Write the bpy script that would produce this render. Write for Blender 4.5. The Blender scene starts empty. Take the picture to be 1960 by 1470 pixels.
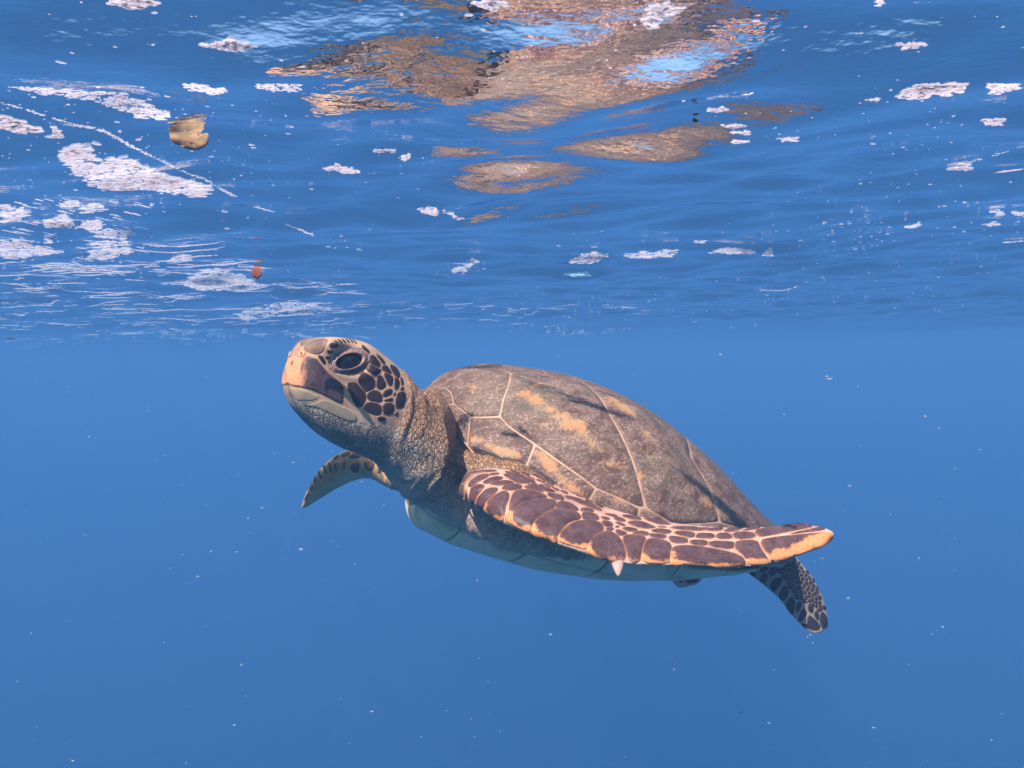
import bpy, math, random
import numpy as np
from math import radians as R
from mathutils import Vector, Matrix, noise
from mathutils.bvhtree import BVHTree

# ------------------------------------------------------------------ camera, sky, sun, exposure
S = bpy.context.scene
COL = S.collection
F_PX = 1500.0
CAM_H = -0.22                      # the lens is 22 cm under the surface (z = 0)
cam_data = bpy.data.cameras.new('camera')
cam = bpy.data.objects.new('camera', cam_data)
COL.objects.link(cam)
cam_data.sensor_width = 36
cam_data.lens = 36 * F_PX / 1960
cam_data.clip_start = 0.01
cam_data.clip_end = 400
CAM_M = Matrix.Translation((0, 0, CAM_H)) @ Matrix.Rotation(R(90 - 1.7), 4, 'X') @ Matrix.Rotation(R(-0.9), 4, 'Z')
cam.matrix_world = CAM_M
S.camera = cam

SUN_EL, SUN_AZ = 51.0, 209.0       # azimuth clockwise from +Y
world = bpy.data.worlds.new('World')
S.world = world
world.use_nodes = True
wt = world.node_tree
sky = wt.nodes.new('ShaderNodeTexSky')
sky.sky_type = 'NISHITA'
sky.sun_disc = False
sky.sun_elevation = R(SUN_EL)
sky.sun_rotation = R(SUN_AZ)
wt.links.new(sky.outputs[0], wt.nodes['Background'].inputs[0])
wt.nodes['Background'].inputs[1].default_value = 0.15
sun_data = bpy.data.lights.new('sun', 'SUN')
sun_data.energy = 4.6
sun_data.angle = R(0.5)
sun_data.color = (1.0, 0.83, 0.74)
sun = bpy.data.objects.new('sun', sun_data)
COL.objects.link(sun)
sdir = Vector((math.sin(R(SUN_AZ)) * math.cos(R(SUN_EL)), math.cos(R(SUN_AZ)) * math.cos(R(SUN_EL)), math.sin(R(SUN_EL))))
sun.rotation_euler = sdir.to_track_quat('Z', 'Y').to_euler()
S.view_settings.view_transform = 'Standard'
S.view_settings.look = 'None'
S.view_settings.exposure = 0.95
S.view_settings.gamma = 1
S.cycles.use_denoising = True
S.cycles.max_bounces = 8
S.cycles.volume_bounces = 3
S.cycles.transparent_max_bounces = 12

rng = np.random.default_rng(11)
random.seed(11)

# ------------------------------------------------------------------ helpers
def _rx(a): c, s = math.cos(a), math.sin(a); return np.array([[1, 0, 0], [0, c, -s], [0, s, c]])
def _rz(a): c, s = math.cos(a), math.sin(a); return np.array([[c, -s, 0], [s, c, 0], [0, 0, 1]])
CR = _rx(R(90 - 1.7)) @ _rz(R(-0.9))
CO = np.array([0, 0, CAM_H])

def P(x, y, d):
    """a point of the place, measured in the photograph (x, y) and d metres along the view axis"""
    return CO + CR @ np.array([(x - 980) / F_PX * d, -(y - 735) / F_PX * d, -d])

def ray(x, y):
    v = P(x, y, 1.0) - CO
    return v / np.linalg.norm(v)

def unit(v): return v / np.linalg.norm(v)

def tag(o, label=None, cat=None, kind=None, group=None):
    if label: o['label'] = label
    if cat: o['category'] = cat
    if kind: o['kind'] = kind
    if group: o['group'] = group
    return o

def mesh_obj(name, V, F, m=None, parent=None, smooth=True):
    me = bpy.data.meshes.new(name)
    me.from_pydata([tuple(map(float, v)) for v in V], [], [tuple(map(int, f)) for f in F])
    if smooth: me.polygons.foreach_set('use_smooth', [True] * len(me.polygons))
    if m: me.materials.append(m)
    o = bpy.data.objects.new(name, me)
    COL.objects.link(o)
    if parent: o.parent = parent
    return o

def cubic(u, xs, ys):
    xs = np.asarray(xs, float); ys = np.asarray(ys, float); m = np.gradient(ys, xs)
    i = np.clip(np.searchsorted(xs, u) - 1, 0, len(xs) - 2); h = xs[i + 1] - xs[i]; t = (u - xs[i]) / h
    return (2*t**3 - 3*t**2 + 1)*ys[i] + (t**3 - 2*t**2 + t)*h*m[i] + (-2*t**3 + 3*t**2)*ys[i + 1] + (t**3 - t**2)*h*m[i + 1]

def grid_faces(nu, nv, wrap=False):
    q = np.arange(nu * nv).reshape(nu, nv)
    if wrap: q = np.concatenate([q, q[:, :1]], 1)
    return np.stack([q[:-1, :-1], q[:-1, 1:], q[1:, 1:], q[1:, :-1]], -1).reshape(-1, 4)

class Nodes:
    """small shorthand for building node materials"""
    def __init__(s, name):
        s.m = bpy.data.materials.new(name); s.m.use_nodes = True; s.t = s.m.node_tree; s.t.nodes.clear()
        s.out = s.t.nodes.new('ShaderNodeOutputMaterial')
    def n(s, typ, **kw):
        nd = s.t.nodes.new('ShaderNode' + typ)
        ins = kw.pop('ins', {})
        for k, v in kw.items(): setattr(nd, k, v)
        for k, v in ins.items():
            if hasattr(v, 'is_output') or hasattr(v, 'links'): s.t.links.new(v, nd.inputs[k])
            else: nd.inputs[k].default_value = v
        return nd
    def math(s, op, a, b=0.0, clamp=False):
        return s.n('Math', operation=op, use_clamp=clamp, ins={0: a, 1: b}).outputs[0]
    def ramp(s, fac, lo, hi, a=0.0, b=1.0, smooth=True):
        return s.n('MapRange', interpolation_type='SMOOTHSTEP' if smooth else 'LINEAR', ins={0: fac, 1: lo, 2: hi, 3: a, 4: b}).outputs[0]
    def mix(s, fac, a, b):
        nd = s.n('Mix', data_type='RGBA')
        for i, v in ((0, fac), (6, a), (7, b)):
            if hasattr(v, 'is_output'): s.t.links.new(v, nd.inputs[i])
            else: nd.inputs[i].default_value = (tuple(v) + (1,) if i else v)
        return nd.outputs[2]
    def pos(s, scale=(1, 1, 1), rot=(0, 0, 0)):
        tc = s.n('TexCoord'); mp = s.n('Mapping', ins={'Vector': tc.outputs['Object'], 'Scale': scale, 'Rotation': rot})
        return mp.outputs[0]
    def noise(s, vec, scale, detail=4, rough=.55, dist=0.0):
        return s.n('TexNoise', ins={'Vector': vec, 'Scale': scale, 'Detail': detail, 'Roughness': rough, 'Distortion': dist}).outputs[0]
    def attr(s, name, what='Fac'):
        return s.n('Attribute', attribute_name=name).outputs[what]
    def bump(s, h, strength, dist, normal=None):
        ins = {'Height': h, 'Strength': strength, 'Distance': dist}
        if normal: ins['Normal'] = normal
        return s.n('Bump', ins=ins).outputs[0]
    def surf(s, color, rough=.5, normal=None, spec=.3, **kw):
        p = s.n('BsdfPrincipled')
        for k, v in (('Base Color', color), ('Roughness', rough), ('Specular IOR Level', spec), ('Normal', normal)) + tuple(kw.items()):
            if v is None: continue
            if hasattr(v, 'is_output'): s.t.links.new(v, p.inputs[k])
            else: p.inputs[k].default_value = tuple(v) + (1,) if (k == 'Base Color') else v
        s.t.links.new(p.outputs[0], s.out.inputs[0])
        return s.m

#@@ENV
# ------------------------------------------------------------------ open water: one closed body that scatters blue light
def box(name, b, z0, z1):
    vs = [(x, y, z) for x in (-b, b) for y in (-b, b) for z in (z0, z1)]
    return mesh_obj(name, vs, [(0, 1, 3, 2), (4, 6, 7, 5), (0, 4, 5, 1), (2, 3, 7, 6), (0, 2, 6, 4), (1, 5, 7, 3)], smooth=False)
hz = box('haze', 60, -13, 0.5)
hn = Nodes('water_haze')
hv = hn.n('VolumePrincipled', ins={'Color': (.160, .350, .595, 1), 'Density': .09, 'Anisotropy': 0.0})
ha = hn.n('VolumeAbsorption', ins={'Color': (0, .75, 1, 1), 'Density': .055})
hs = hn.n('AddShader', ins={0: hv.outputs[0], 1: ha.outputs[0]})
hn.t.links.new(hs.outputs[0], hn.out.inputs['Volume'])
hz.data.materials.append(hn.m)
tag(hz, 'clear blue sea water fading to deep blue with distance', kind='stuff')

sn = Nodes('pale_sand')
sv = sn.pos()
bed = mesh_obj('seabed', [(-59, -59, -12), (59, -59, -12), (59, 59, -12), (-59, 59, -12)], [(0, 1, 2, 3)],
               sn.surf(sn.mix(sn.noise(sv, .4), (.22, .22, .18), (.10, .11, .10)), .9))
tag(bed, 'pale sandy sea floor far below, lost in the blue', kind='structure')


# the sea surface seen from below: past the critical angle it mirrors the water, inside it the sky comes through
wave_rng = np.random.default_rng(5)
WAVES = []
for lam in np.geomspace(.05, 3.2, 60):
    ang = wave_rng.normal(R(84), .55)
    WAVES.append((2 * np.pi / lam, ang, wave_rng.uniform(0, 6.283), lam * .0052 * (1.5 if .07 < lam < .26 else .62) * (1.3 if lam < .07 else 1)))
def sea_z(x, y):
    z = np.zeros(np.broadcast(x, y).shape)
    r = np.sqrt(x * x + y * y)
    xw = x + .05 * np.sin(2.3 * y + 1) + .03 * np.sin(5.1 * x + 2 * y); yw = y + .05 * np.sin(1.9 * x) + .02 * np.sin(6.3 * y + 3 * x)
    for k, a, ph, amp in WAVES:
        lam = 2 * np.pi / k
        z = z + amp * np.sin(k * (xw * math.cos(a) + yw * math.sin(a)) + ph) * np.exp(-(r / (lam * 55 + 1.5)) ** 2)
    return z
def axis(lo, hi, step, far):
    mid = np.arange(lo, hi, step); n_ = 46
    a = lo - np.cumsum(step * 1.16 ** np.arange(1, n_)); b = mid[-1] + np.cumsum(step * 1.16 ** np.arange(1, n_))
    a = a[a > -far]; b = b[b < far]
    return np.r_[-far, a[::-1], mid, b, far]
ax_, ay_ = axis(-2.6, 2.6, .0115, 59), axis(.2, 4.4, .0115, 59)
GX, GY = np.meshgrid(ax_, ay_, indexing='ij')
GZ = sea_z(GX, GY)
def fast_mesh(name, V, F):
    me = bpy.data.meshes.new(name); V = np.asarray(V, np.float32); F = np.asarray(F, np.int32)
    me.vertices.add(len(V)); me.vertices.foreach_set('co', V.ravel())
    me.loops.add(F.size); me.loops.foreach_set('vertex_index', F.ravel())
    me.polygons.add(len(F)); me.polygons.foreach_set('loop_start', np.arange(0, F.size, F.shape[1], dtype=np.int32))
    me.update(calc_edges=True); me.validate()
    me.polygons.foreach_set('use_smooth', np.ones(len(F), bool)); o = bpy.data.objects.new(name, me); COL.objects.link(o); return o
sea = fast_mesh('water_surface', np.stack([GX, GY, GZ], -1).reshape(-1, 3), grid_faces(len(ax_), len(ay_)))
tag(sea, 'rippled sea surface seen from underneath, mirroring the turtle', kind='structure')
def sea_material():
    g = Nodes('sea_surface'); v = g.pos()
    h = g.math('ADD', g.noise(g.pos((1, 1.6, 1)), 26, 3, .55), g.math('MULTIPLY', g.noise(g.pos((1, 1.4, 1)), 75, 2, .5), .3))
    bn = g.bump(h, .6, .0024)
    geo = g.n('NewGeometry'); dot = g.n('VectorMath', operation='DOT_PRODUCT', ins={0: geo.outputs['Incoming'], 1: bn}).outputs['Value']
    mr = g.ramp(g.math('ABSOLUTE', dot), .54, .645, 1.0, .02)
    gl = g.n('BsdfGlossy', ins={'Color': (.93, .96, 1, 1), 'Roughness': .015, 'Normal': bn})
    tr = g.n('BsdfTransparent')
    mx = g.n('MixShader', ins={0: mr, 1: tr.outputs[0], 2: gl.outputs[0]})
    g.t.links.new(mx.outputs[0], g.out.inputs[0]); return g.m
sea.data.materials.append(sea_material())

def on_sea(x, y, dz=0.0):
    """the place on the surface seen at (x, y) in the photograph"""
    r = ray(x, y)
    t = -CAM_H / max(r[2], 1e-4)
    for _ in range(6):
        p = CO + r * t; t = (float(sea_z(np.array(p[0]), np.array(p[1]))) - CAM_H) / max(r[2], 1e-4)
    p = CO + r * t
    return np.array([p[0], p[1], float(sea_z(np.array(p[0]), np.array(p[1]))) + dz])


# ------------------------------------------------------------------ sea turtle: frames
NUCHAL = P(818, 752, 1.2)
TAIL = P(1497, 1050, 1.42)
LEN = float(np.linalg.norm(NUCHAL - TAIL))
BF = (NUCHAL - TAIL) / LEN
BL = unit(np.cross([0, 0, 1.], BF)); BU = np.cross(BF, BL)
_c, _s = math.cos(R(3)), math.sin(R(3))
BL, BU = _c * BL - _s * BU, _c * BU + _s * BL
BC = (NUCHAL + TAIL) / 2
def body_pt(x, y, z):
    x, y, z = np.broadcast_arrays(x, y, z)
    return BC + x[..., None] * BF + y[..., None] * BL + z[..., None] * BU

SH_WU = [0, .02, .06, .12, .25, .4, .55, .7, .82, .92, .98, 1]
SH_W = [.10, .30, .48, .68, .90, 1, .97, .85, .65, .38, .18, .05]
SH_HU = [0, .03, .08, .16, .28, .42, .58, .74, .88, .97, 1]
SH_H = [0.004, 0.0402, 0.0706, 0.0939, 0.1158, 0.1191, 0.0937, 0.0527, 0.030, 0.016, 0.006]
SH_ZU = [0, .02, .06, .12, .2, .32, .5, .8, 1]
SH_Z = [0, -.010, -.042, -.070, -.068, -.060, -.052, -.02, 0]
HALF_W = .275
def shell_pt(t, a, lift=0.0):
    """point of the carapace: t runs 0..pi from nuchal to tail, a -pi/2..pi/2 from right rim to left rim"""
    t, a = np.broadcast_arrays(np.asarray(t, float), np.asarray(a, float))
    u = (1 - np.cos(t)) / 2
    w = np.interp(u, SH_WU, SH_W) * HALF_W
    z = np.interp(u, SH_ZU, SH_Z) * np.sin(a) ** 4 + cubic(u, SH_HU, SH_H) * np.clip(np.cos(a), 1e-4, 1) ** .75
    p = body_pt((.5 - u) * LEN, w * np.sin(a), z)
    if np.any(lift):
        e = 2e-3
        d1 = shell_pt(t + e, a) - shell_pt(t - e, a); d2 = shell_pt(t, np.clip(a + e, -1.57, 1.57)) - shell_pt(t, np.clip(a - e, -1.57, 1.57))
        nn = np.cross(d1, d2); nn /= np.linalg.norm(nn, axis=-1, keepdims=True) + 1e-12
        s = np.sign((nn * (p - (BC - .12 * BU))).sum(-1, keepdims=True)); s[s == 0] = 1
        p = p + nn * s * np.asarray(lift)[..., None]
    return p

clay = Nodes('clay').surf((.4, .4, .4), .8)
turtle = bpy.data.objects.new('sea_turtle', None)
turtle.location = tuple(BC)
COL.objects.link(turtle)
bpy.context.view_layer.update()
TINV = Matrix.Translation(-Vector(tuple(BC)))
def part(name, V, F, m, parent=None, **kw):
    """vertices are given in the world; the turtle's own origin is taken off, and every part sits at that origin"""
    o = mesh_obj(name, np.asarray(V) - BC, F, m, **kw)
    o.parent = parent or turtle
    return o

# carapace: upper dome plus a turned-under rim
nt_, na_ = 120, 81
tt = np.linspace(0.0, np.pi, nt_); aa = np.linspace(-np.pi / 2, np.pi / 2, na_)
T_, A_ = np.meshgrid(tt, aa, indexing='ij')
up = shell_pt(T_, A_)
u_ = (1 - np.cos(T_)) / 2
w_ = np.interp(u_, SH_WU, SH_W) * HALF_W
zin = np.interp(u_, SH_ZU, SH_Z) * np.sin(A_) ** 4
lo = body_pt((.5 - u_) * (LEN * .985), w_ * np.sin(A_) * .97, zin * .9 - .012 + .035 * np.cos(A_) * np.sin(T_))
car_V = np.concatenate([up.reshape(-1, 3), lo.reshape(-1, 3)])
f1 = grid_faces(nt_, na_); n1 = nt_ * na_
f2 = grid_faces(nt_, na_)[:, ::-1] + n1
q = np.arange(n1).reshape(nt_, na_)
rimf = []
for e in (q[:, 0], q[:, -1][::-1], q[0][::-1], q[-1]):
    for a, b in zip(e[:-1], e[1:]): rimf.append((b, a, a + n1, b + n1))
carapace = part('carapace', car_V, np.concatenate([f1, f2, np.array(rimf)]).tolist(), clay)

# plastron
PL_U = [.052, .07, .12, .22, .35, .5, .65, .8, .93]
PL_D = [-.160, -.182, -.1945, -.1938, -.182, -.1505, -.108, -.068, -.055]
PL_WU = [.052, .08, .12, .2, .3, .45, .6, .75, .88, .93]
PL_W = [.05, .08, .10, .13, .17, .20, .19, .145, .07, .03]
PL_TU = [.05, .06, .12, .3, .6, .8, .93]
PL_TZ = [-.122, -.115, -.105, -.085, -.070, -.052, -.04]
def plastron_pt(u, a, inset=0.0):
    w = np.interp(u, PL_WU, PL_W) - inset; d = cubic(u, PL_U, PL_D)
    ztop = np.interp(u, PL_TU, PL_TZ); d = np.minimum(d, ztop - .004)
    s, c = np.sin(a), np.clip(np.cos(a), 0, 1)
    return body_pt((.5 - u) * LEN, w * np.sign(s) * np.abs(s) ** .9, ztop + (d - ztop) * c ** .6)
pu = .052 + .878 * (1 - np.cos(np.linspace(0, np.pi, 70))) / 2
PU, PA = np.meshgrid(pu, np.linspace(-np.pi / 2, np.pi / 2, 51), indexing='ij')
pv = plastron_pt(PU, PA)
pn = len(pv.reshape(-1, 3))
pv2 = body_pt((.5 - PU) * LEN * .96, np.interp(PU, PL_WU, PL_W) * .9 * np.sin(PA), np.interp(PU, PL_TU, PL_TZ) + .012)
q = np.arange(pn).reshape(PU.shape)
rimf = []
for e in (q[:, 0][::-1], q[:, -1], q[0], q[-1][::-1]):
    for a, b in zip(e[:-1], e[1:]): rimf.append((b, a, a + pn, b + pn))
plastron = part('plastron', np.concatenate([pv.reshape(-1, 3), pv2.reshape(-1, 3)]),
                np.concatenate([grid_faces(*PU.shape)[:, ::-1], grid_faces(*PU.shape) + pn, np.array(rimf)]).tolist(), clay)

# ------------------------------------------------------------------ skin: head, neck, core and the four flippers as one surface
_y, _p = R(33), R(14)
HF = np.array([-math.cos(_y) * math.cos(_p), -math.sin(_y) * math.cos(_p), math.sin(_p)])
HL = unit(np.cross([0, 0, 1.], HF)); HU = np.cross(HF, HL)
HO = P(553, 745, .95)                       # tip of the beak
def head_pt(f, s, h): return HO + f * HF + s * HL + h * HU

def superellipse(c, a1, a2, n=28, e=2.2, e2=None):
    th = np.linspace(0, 2 * np.pi, n, endpoint=False)
    co, si = np.cos(th), np.sin(th)
    return c + (np.sign(co) * np.abs(co) ** (2 / e))[:, None] * a1 + (np.sign(si) * np.abs(si) ** (2 / (e2 or e)))[:, None] * a2

def loft(rings):
    n = len(rings[0]); V = np.concatenate(rings + [rings[0].mean(0)[None], rings[-1].mean(0)[None]])
    F = grid_faces(len(rings), n, wrap=True).tolist()
    c0, c1 = len(V) - 2, len(V) - 1; b = (len(rings) - 1) * n
    F += [(c0, (i + 1) % n, i) for i in range(n)] + [(c1, b + i, b + (i + 1) % n) for i in range(n)]
    return V, F

def resample(st, k):
    """smooth a table of stations to k rows per gap"""
    st = np.array(st, float); x = np.arange(len(st)); xs = np.linspace(0, len(st) - 1, (len(st) - 1) * k + 1)
    return np.stack([cubic(xs, x, st[:, j]) for j in range(st.shape[1])], 1)

pieces = []
# head and front of neck: f, top, bottom, half width
HEAD = [(.0075, .030, .004, .008), (.004, .042, -.004, .016), (0, .057, -.010, .027), (-.010, .0655, -.021, .036), (-.03, .0725, -.036, .0425), (-.05, .0765, -.0475, .047),
        (-.077, .078, -.057, .052), (-.1, .0705, -.062, .055), (-.125, .0595, -.067, .056), (-.148, .0465, -.077, .057), (-.172, .027, -.091, .060), (-.195, .012, -.105, .068)]
rings = []
for f, t, b, w in resample(HEAD, 4):
    ring = superellipse(head_pt(f, 0, (t + b) / 2), HU * (t - b) / 2, HL * w, 44, 2.2)
    boxy = superellipse(head_pt(f, 0, (t + b) / 2), HU * (t - b) / 2, HL * w, 44, 3.1)
    k = (((ring - HO) @ HU) > (t + b) / 2)[:, None] * np.interp(-f, [0, .02, .06, .11, .16], [0, 1, 1, .4, 0])
    rings.append(ring * (1 - k) + boxy * k)
pieces.append(loft(rings))
# neck into the chest
NECK = [(-.16, .033, -.085, .058)]
nk = []
for f, t, b, w in NECK: nk.append((head_pt(f, 0, (t + b) / 2), HU * (t - b) / 2, HL * w))
nk += [(P(806, 852, 1.09), unit(HU + BU) * .078, unit(HL + BL) * .070),
       (P(828, 880, 1.15), BU * .066, BL * .085), (P(862, 900, 1.21), BU * .058, BL * .125), (P(915, 918, 1.26), BU * .055, BL * .17)]
r2 = []
for i in range(len(nk) - 1):
    for k in range(5):
        q_ = k / 5; r2.append(superellipse(*[nk[i][j] * (1 - q_) + nk[i + 1][j] * q_ for j in range(3)], 40, 2.2))
r2.append(superellipse(*nk[-1], 40, 2.2))
pieces.append(loft(r2))
# soft skin of the chest, between the plastron's upper edge and the arm
ch = [(805, 938, 1.18, .016), (835, 945, 1.15, .024), (870, 955, 1.115, .030), (912, 972, 1.085, .034), (960, 995, 1.065, .034), (1010, 1015, 1.06, .030), (1065, 1035, 1.065, .022), (1120, 1052, 1.08, .014)]
ch = resample(ch, 3); cc_ = np.array([P(*c[:3]) for c in ch]); cd_ = np.gradient(cc_, axis=0)
pieces.append(loft([superellipse(c, unit(np.cross(np.cross(d, BU), d)) * r[3], unit(np.cross(d, BU)) * r[3] * 1.1, 24, 2) for c, d, r in zip(cc_, cd_, ch)]))
# collar of loose skin under the front edge of the shell
ch = [(836, 846, 1.16, .014), (858, 873, 1.12, .018), (892, 891, 1.09, .020), (938, 902, 1.06, .019), (992, 915, 1.045, .018), (1055, 946, 1.05, .014), (1120, 972, 1.055, .010)]
ch = resample(ch, 3); cc_ = np.array([P(*c[:3]) for c in ch]); cd_ = np.gradient(cc_, axis=0)
pieces.append(loft([superellipse(c, unit(np.cross(np.cross(d, BU), d)) * r[3], unit(np.cross(d, BU)) * r[3] * 1.2, 24, 2) for c, d, r in zip(cc_, cd_, ch)]))
# core
rings = []
for u in np.linspace(.10, .95, 24):
    w = np.interp(u, [.1, .2, .4, .6, .8, .95], [.13, .205, .225, .205, .11, .02])
    zt = min(float(cubic(np.array([u]), SH_HU, SH_H)[0]) - .02, .06); zb = np.interp(u, PL_U, PL_D) + .03
    zb = min(zb, zt - .03)
    rings.append(superellipse(body_pt((.5 - u) * LEN, 0, (zt + zb) / 2 - .0), BU * (zt - zb) / 2, BL * w, 36, 2.3))
pieces.append(loft(rings))

LIMBS = {}
def limb(name, st, n=36, e=2.0, k=4):
    """stations: edge A (x, y, depth), edge B (x, y, depth), thickness"""
    st = resample(st, k)
    A = np.array([P(*r[0:3]) for r in st]); B = np.array([P(*r[3:6]) for r in st])
    ctr = (A + B) / 2; d = np.gradient(ctr, axis=0)
    rings = []; nor = []
    for i in range(len(st)):
        a1 = (A[i] - B[i]) / 2
        nn = np.cross(a1, d[i]); nn = unit(nn)
        if i and np.dot(nn, nor[-1]) < 0: nn = -nn
        nor.append(nn)
        rings.append(superellipse(ctr[i], a1, nn * st[i][6] / 2, n, e))
    LIMBS[name] = (ctr, A, B, np.array(nor))
    pieces.append(loft(rings))

limb('near', [(1000, 905, 1.17, 995, 985, 1.12, .09), (950, 902, 1.08, 950, 980, 1.03, .066),
     (906, 908, 1.035, 908, 962, .985, .036), (914, 901, 1.02, 930, 983, .95, .036), (955, 899, 1.025, 970, 1002, .92, .032), (1025, 915, 1.03, 1030, 1026, .905, .027),
     (1105, 951, 1.02, 1110, 1055, .90, .024), (1190, 982, 1.01, 1190, 1077, .90, .020), (1300, 1003, 1.0, 1300, 1083, .91, .015),
     (1400, 1010, 1.0, 1400, 1087, .93, .012), (1465, 1008, 1.0, 1478, 1079, .95, .010), (1528, 1002, 1.0, 1540, 1060, .965, .008), (1574, 1008, .99, 1582, 1044, .97, .006), (1596, 1018, .985, 1597, 1030, .975, .004)])
limb('far', [(576, 970, 1.24, 578, 975, 1.24, .004), (584, 948, 1.22, 592, 967, 1.24, .010), (600, 917, 1.20, 620, 949, 1.24, .014), (625, 886, 1.19, 652, 930, 1.24, .018),
     (655, 867, 1.19, 687, 915, 1.24, .024), (692, 861, 1.20, 715, 914, 1.24, .030), (727, 878, 1.21, 742, 925, 1.24, .036), (765, 895, 1.22, 778, 938, 1.23, .045), (820, 880, 1.27, 830, 950, 1.26, .08)])
limb('rear', [(1370, 1010, 1.36, 1440, 985, 1.40, .05), (1400, 1058, 1.37, 1500, 1035, 1.41, .045), (1425, 1091, 1.38, 1528, 1072, 1.41, .034), (1458, 1117, 1.39, 1552, 1100, 1.41, .026),
     (1492, 1147, 1.39, 1571, 1133, 1.41, .020), (1516, 1178, 1.39, 1582, 1168, 1.41, .014), (1540, 1203, 1.39, 1585, 1195, 1.41, .009), (1558, 1213, 1.39, 1575, 1210, 1.40, .005)])
limb('rear_far', [(1300, 1050, 1.50, 1400, 1040, 1.50, .05), (1285, 1095, 1.50, 1362, 1080, 1.52, .035), (1288, 1115, 1.50, 1350, 1100, 1.52, .022), (1300, 1126, 1.50, 1335, 1117, 1.52, .010)])

allV, allF, off = [], [], 0
for V, F in pieces:
    allV.append(V); allF += [tuple(i + off for i in f) for f in F]; off += len(V)
raw = mesh_obj('raw', np.concatenate(allV) - BC, allF)
md = raw.modifiers.new('r', 'REMESH'); md.mode = 'VOXEL'; md.voxel_size = .0020; md.use_smooth_shade = True
md = raw.modifiers.new('s', 'SMOOTH'); md.iterations = 8; md.factor = .5
dg = bpy.context.evaluated_depsgraph_get()
bm_ = bpy.data.meshes.new_from_object(raw.evaluated_get(dg)); bm_.name = 'body'
bpy.data.objects.remove(raw)
body = bpy.data.objects.new('body', bm_); COL.objects.link(body); body.parent = turtle
bm_.materials.clear(); bm_.materials.append(clay)
print('body verts', len(bm_.vertices))

# ------------------------------------------------------------------ modelling the skin
nv = len(bm_.vertices)
co = np.empty(nv * 3); bm_.vertices.foreach_get('co', co); co = co.reshape(-1, 3) + BC
def get_normals():
    bm_.update(); a = np.empty(nv * 3); bm_.vertices.foreach_get('normal', a); return a.reshape(-1, 3)
def set_co():
    bm_.vertices.foreach_set('co', (co - BC).ravel()); bm_.update()
def sstep(a, b, x): t = np.clip((x - a) / (b - a), 0, 1); return t * t * (3 - 2 * t)
def head_xyz(v): d = v - HO; return d @ HF, d @ HL, d @ HU

def make_bvh():
    F = [tuple(p.vertices) for p in bm_.polygons]
    return BVHTree.FromPolygons([tuple(v) for v in co], F)
nor = get_normals()
f_, s_, h_ = head_xyz(co)
# brow ridges over both eyes, cheeks, and the notch under the brow
for sg in (1, -1):
    d2 = ((f_ + .036) / .020) ** 2 + ((h_ - .062) / .012) ** 2 + ((s_ - sg * .042) / .018) ** 2
    co += nor * (.003 * np.exp(-d2))[:, None]
    d2 = ((f_ + .026) / .020) ** 2 + ((h_ - .058) / .016) ** 2 + ((s_ - sg * .040) / .022) ** 2
    co += (sg * HL * .011 + HU * .003 + HF * .004)[None] * np.exp(-d2)[:, None]
    d2 = ((f_ + .105) / .022) ** 2 + ((h_ + .002) / .028) ** 2 + ((s_ - sg * .050) / .02) ** 2
    co += nor * (.003 * np.exp(-d2))[:, None]
set_co()
bvh0 = make_bvh()
def hit(bvh, x, y):
    h = bvh.ray_cast(Vector(tuple(CO)), Vector(tuple(ray(x, y))), 6)
    return (None, None) if h[0] is None else (np.array(h[0]), np.array(h[1]))
EYE, EYE_N = hit(bvh0, 671, 690)
ef, es, eh = head_xyz(EYE[None]); ef, es, eh = float(ef[0]), float(es[0]), float(eh[0])
print('eye', ef, es, eh)
nor = get_normals()
for sg in (1, -1):
    d = np.sqrt(((f_ - ef) / .021) ** 2 + ((h_ - eh) / .0145) ** 2)
    near = (s_ * sg > .015)
    co += nor * (near * (-.0058 * (1 - sstep(.75, 1.15, d)) + .0022 * np.exp(-((d - 1.45) / .3) ** 2)))[:, None]
set_co()

# fold the loose skin of neck and shoulders
def seg_dist(v, pts):
    best = np.full(len(v), 9.); idx = np.zeros(len(v), int)
    for i in range(0, len(pts)):
        d = np.linalg.norm(v - pts[i], axis=1); m = d < best; best[m] = d[m]; idx[m] = i
    return best, idx
vx = np.stack([(co - BC) @ BF, (co - BC) @ BL, (co - BC) @ BU], 1)
limb_w = np.zeros(nv); dors = np.zeros(nv); chord = np.zeros(nv); limb_id = np.zeros(nv, int)
for li, (nm, (ctr, A, B, nr)) in enumerate(LIMBS.items()):
    up_ = -BU if nm == 'rear_far' else BU
    nr = nr * np.sign((nr * (BU + .5 * BF * (nm == 'far') + (-BL if nm == 'rear' else 0))).sum(-1, keepdims=True))
    dd, ix = seg_dist(co, ctr)
    half = np.linalg.norm(A - B, axis=1) / 2
    start = {'near': 11, 'far': 0, 'rear': 5, 'rear_far': 3}[nm]
    n_ = len(ctr)
    w = 1 - sstep(1.0, 1.25, dd / (half[ix] + .006))
    if nm == 'far': w *= 1 - sstep(n_ * .75, n_ * .9, ix)
    else: w *= sstep(start - 3, start + 2, ix)
    m = w > limb_w
    limb_w[m] = w[m]; limb_id[m] = li + 1
    rel = co - ctr[ix]
    dors[m] = ((rel * nr[ix]).sum(1) )[m]
    ch = (A - B)[ix]; chord[m] = ((rel * ch).sum(1) / (ch ** 2).sum(1))[m]
headw = sstep(-.150, -.118, f_) * (limb_w < .2)
throat = sstep(-.005, -.045, h_ - .1 * (f_ + .1)) 
wr = (1 - limb_w) * (1 - headw * (1 - .0)) 
nk_ix = np.nonzero((wr > .02) & (vx[:, 0] > .02))[0]
nor = get_normals()
fold = np.zeros(nv)
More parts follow.
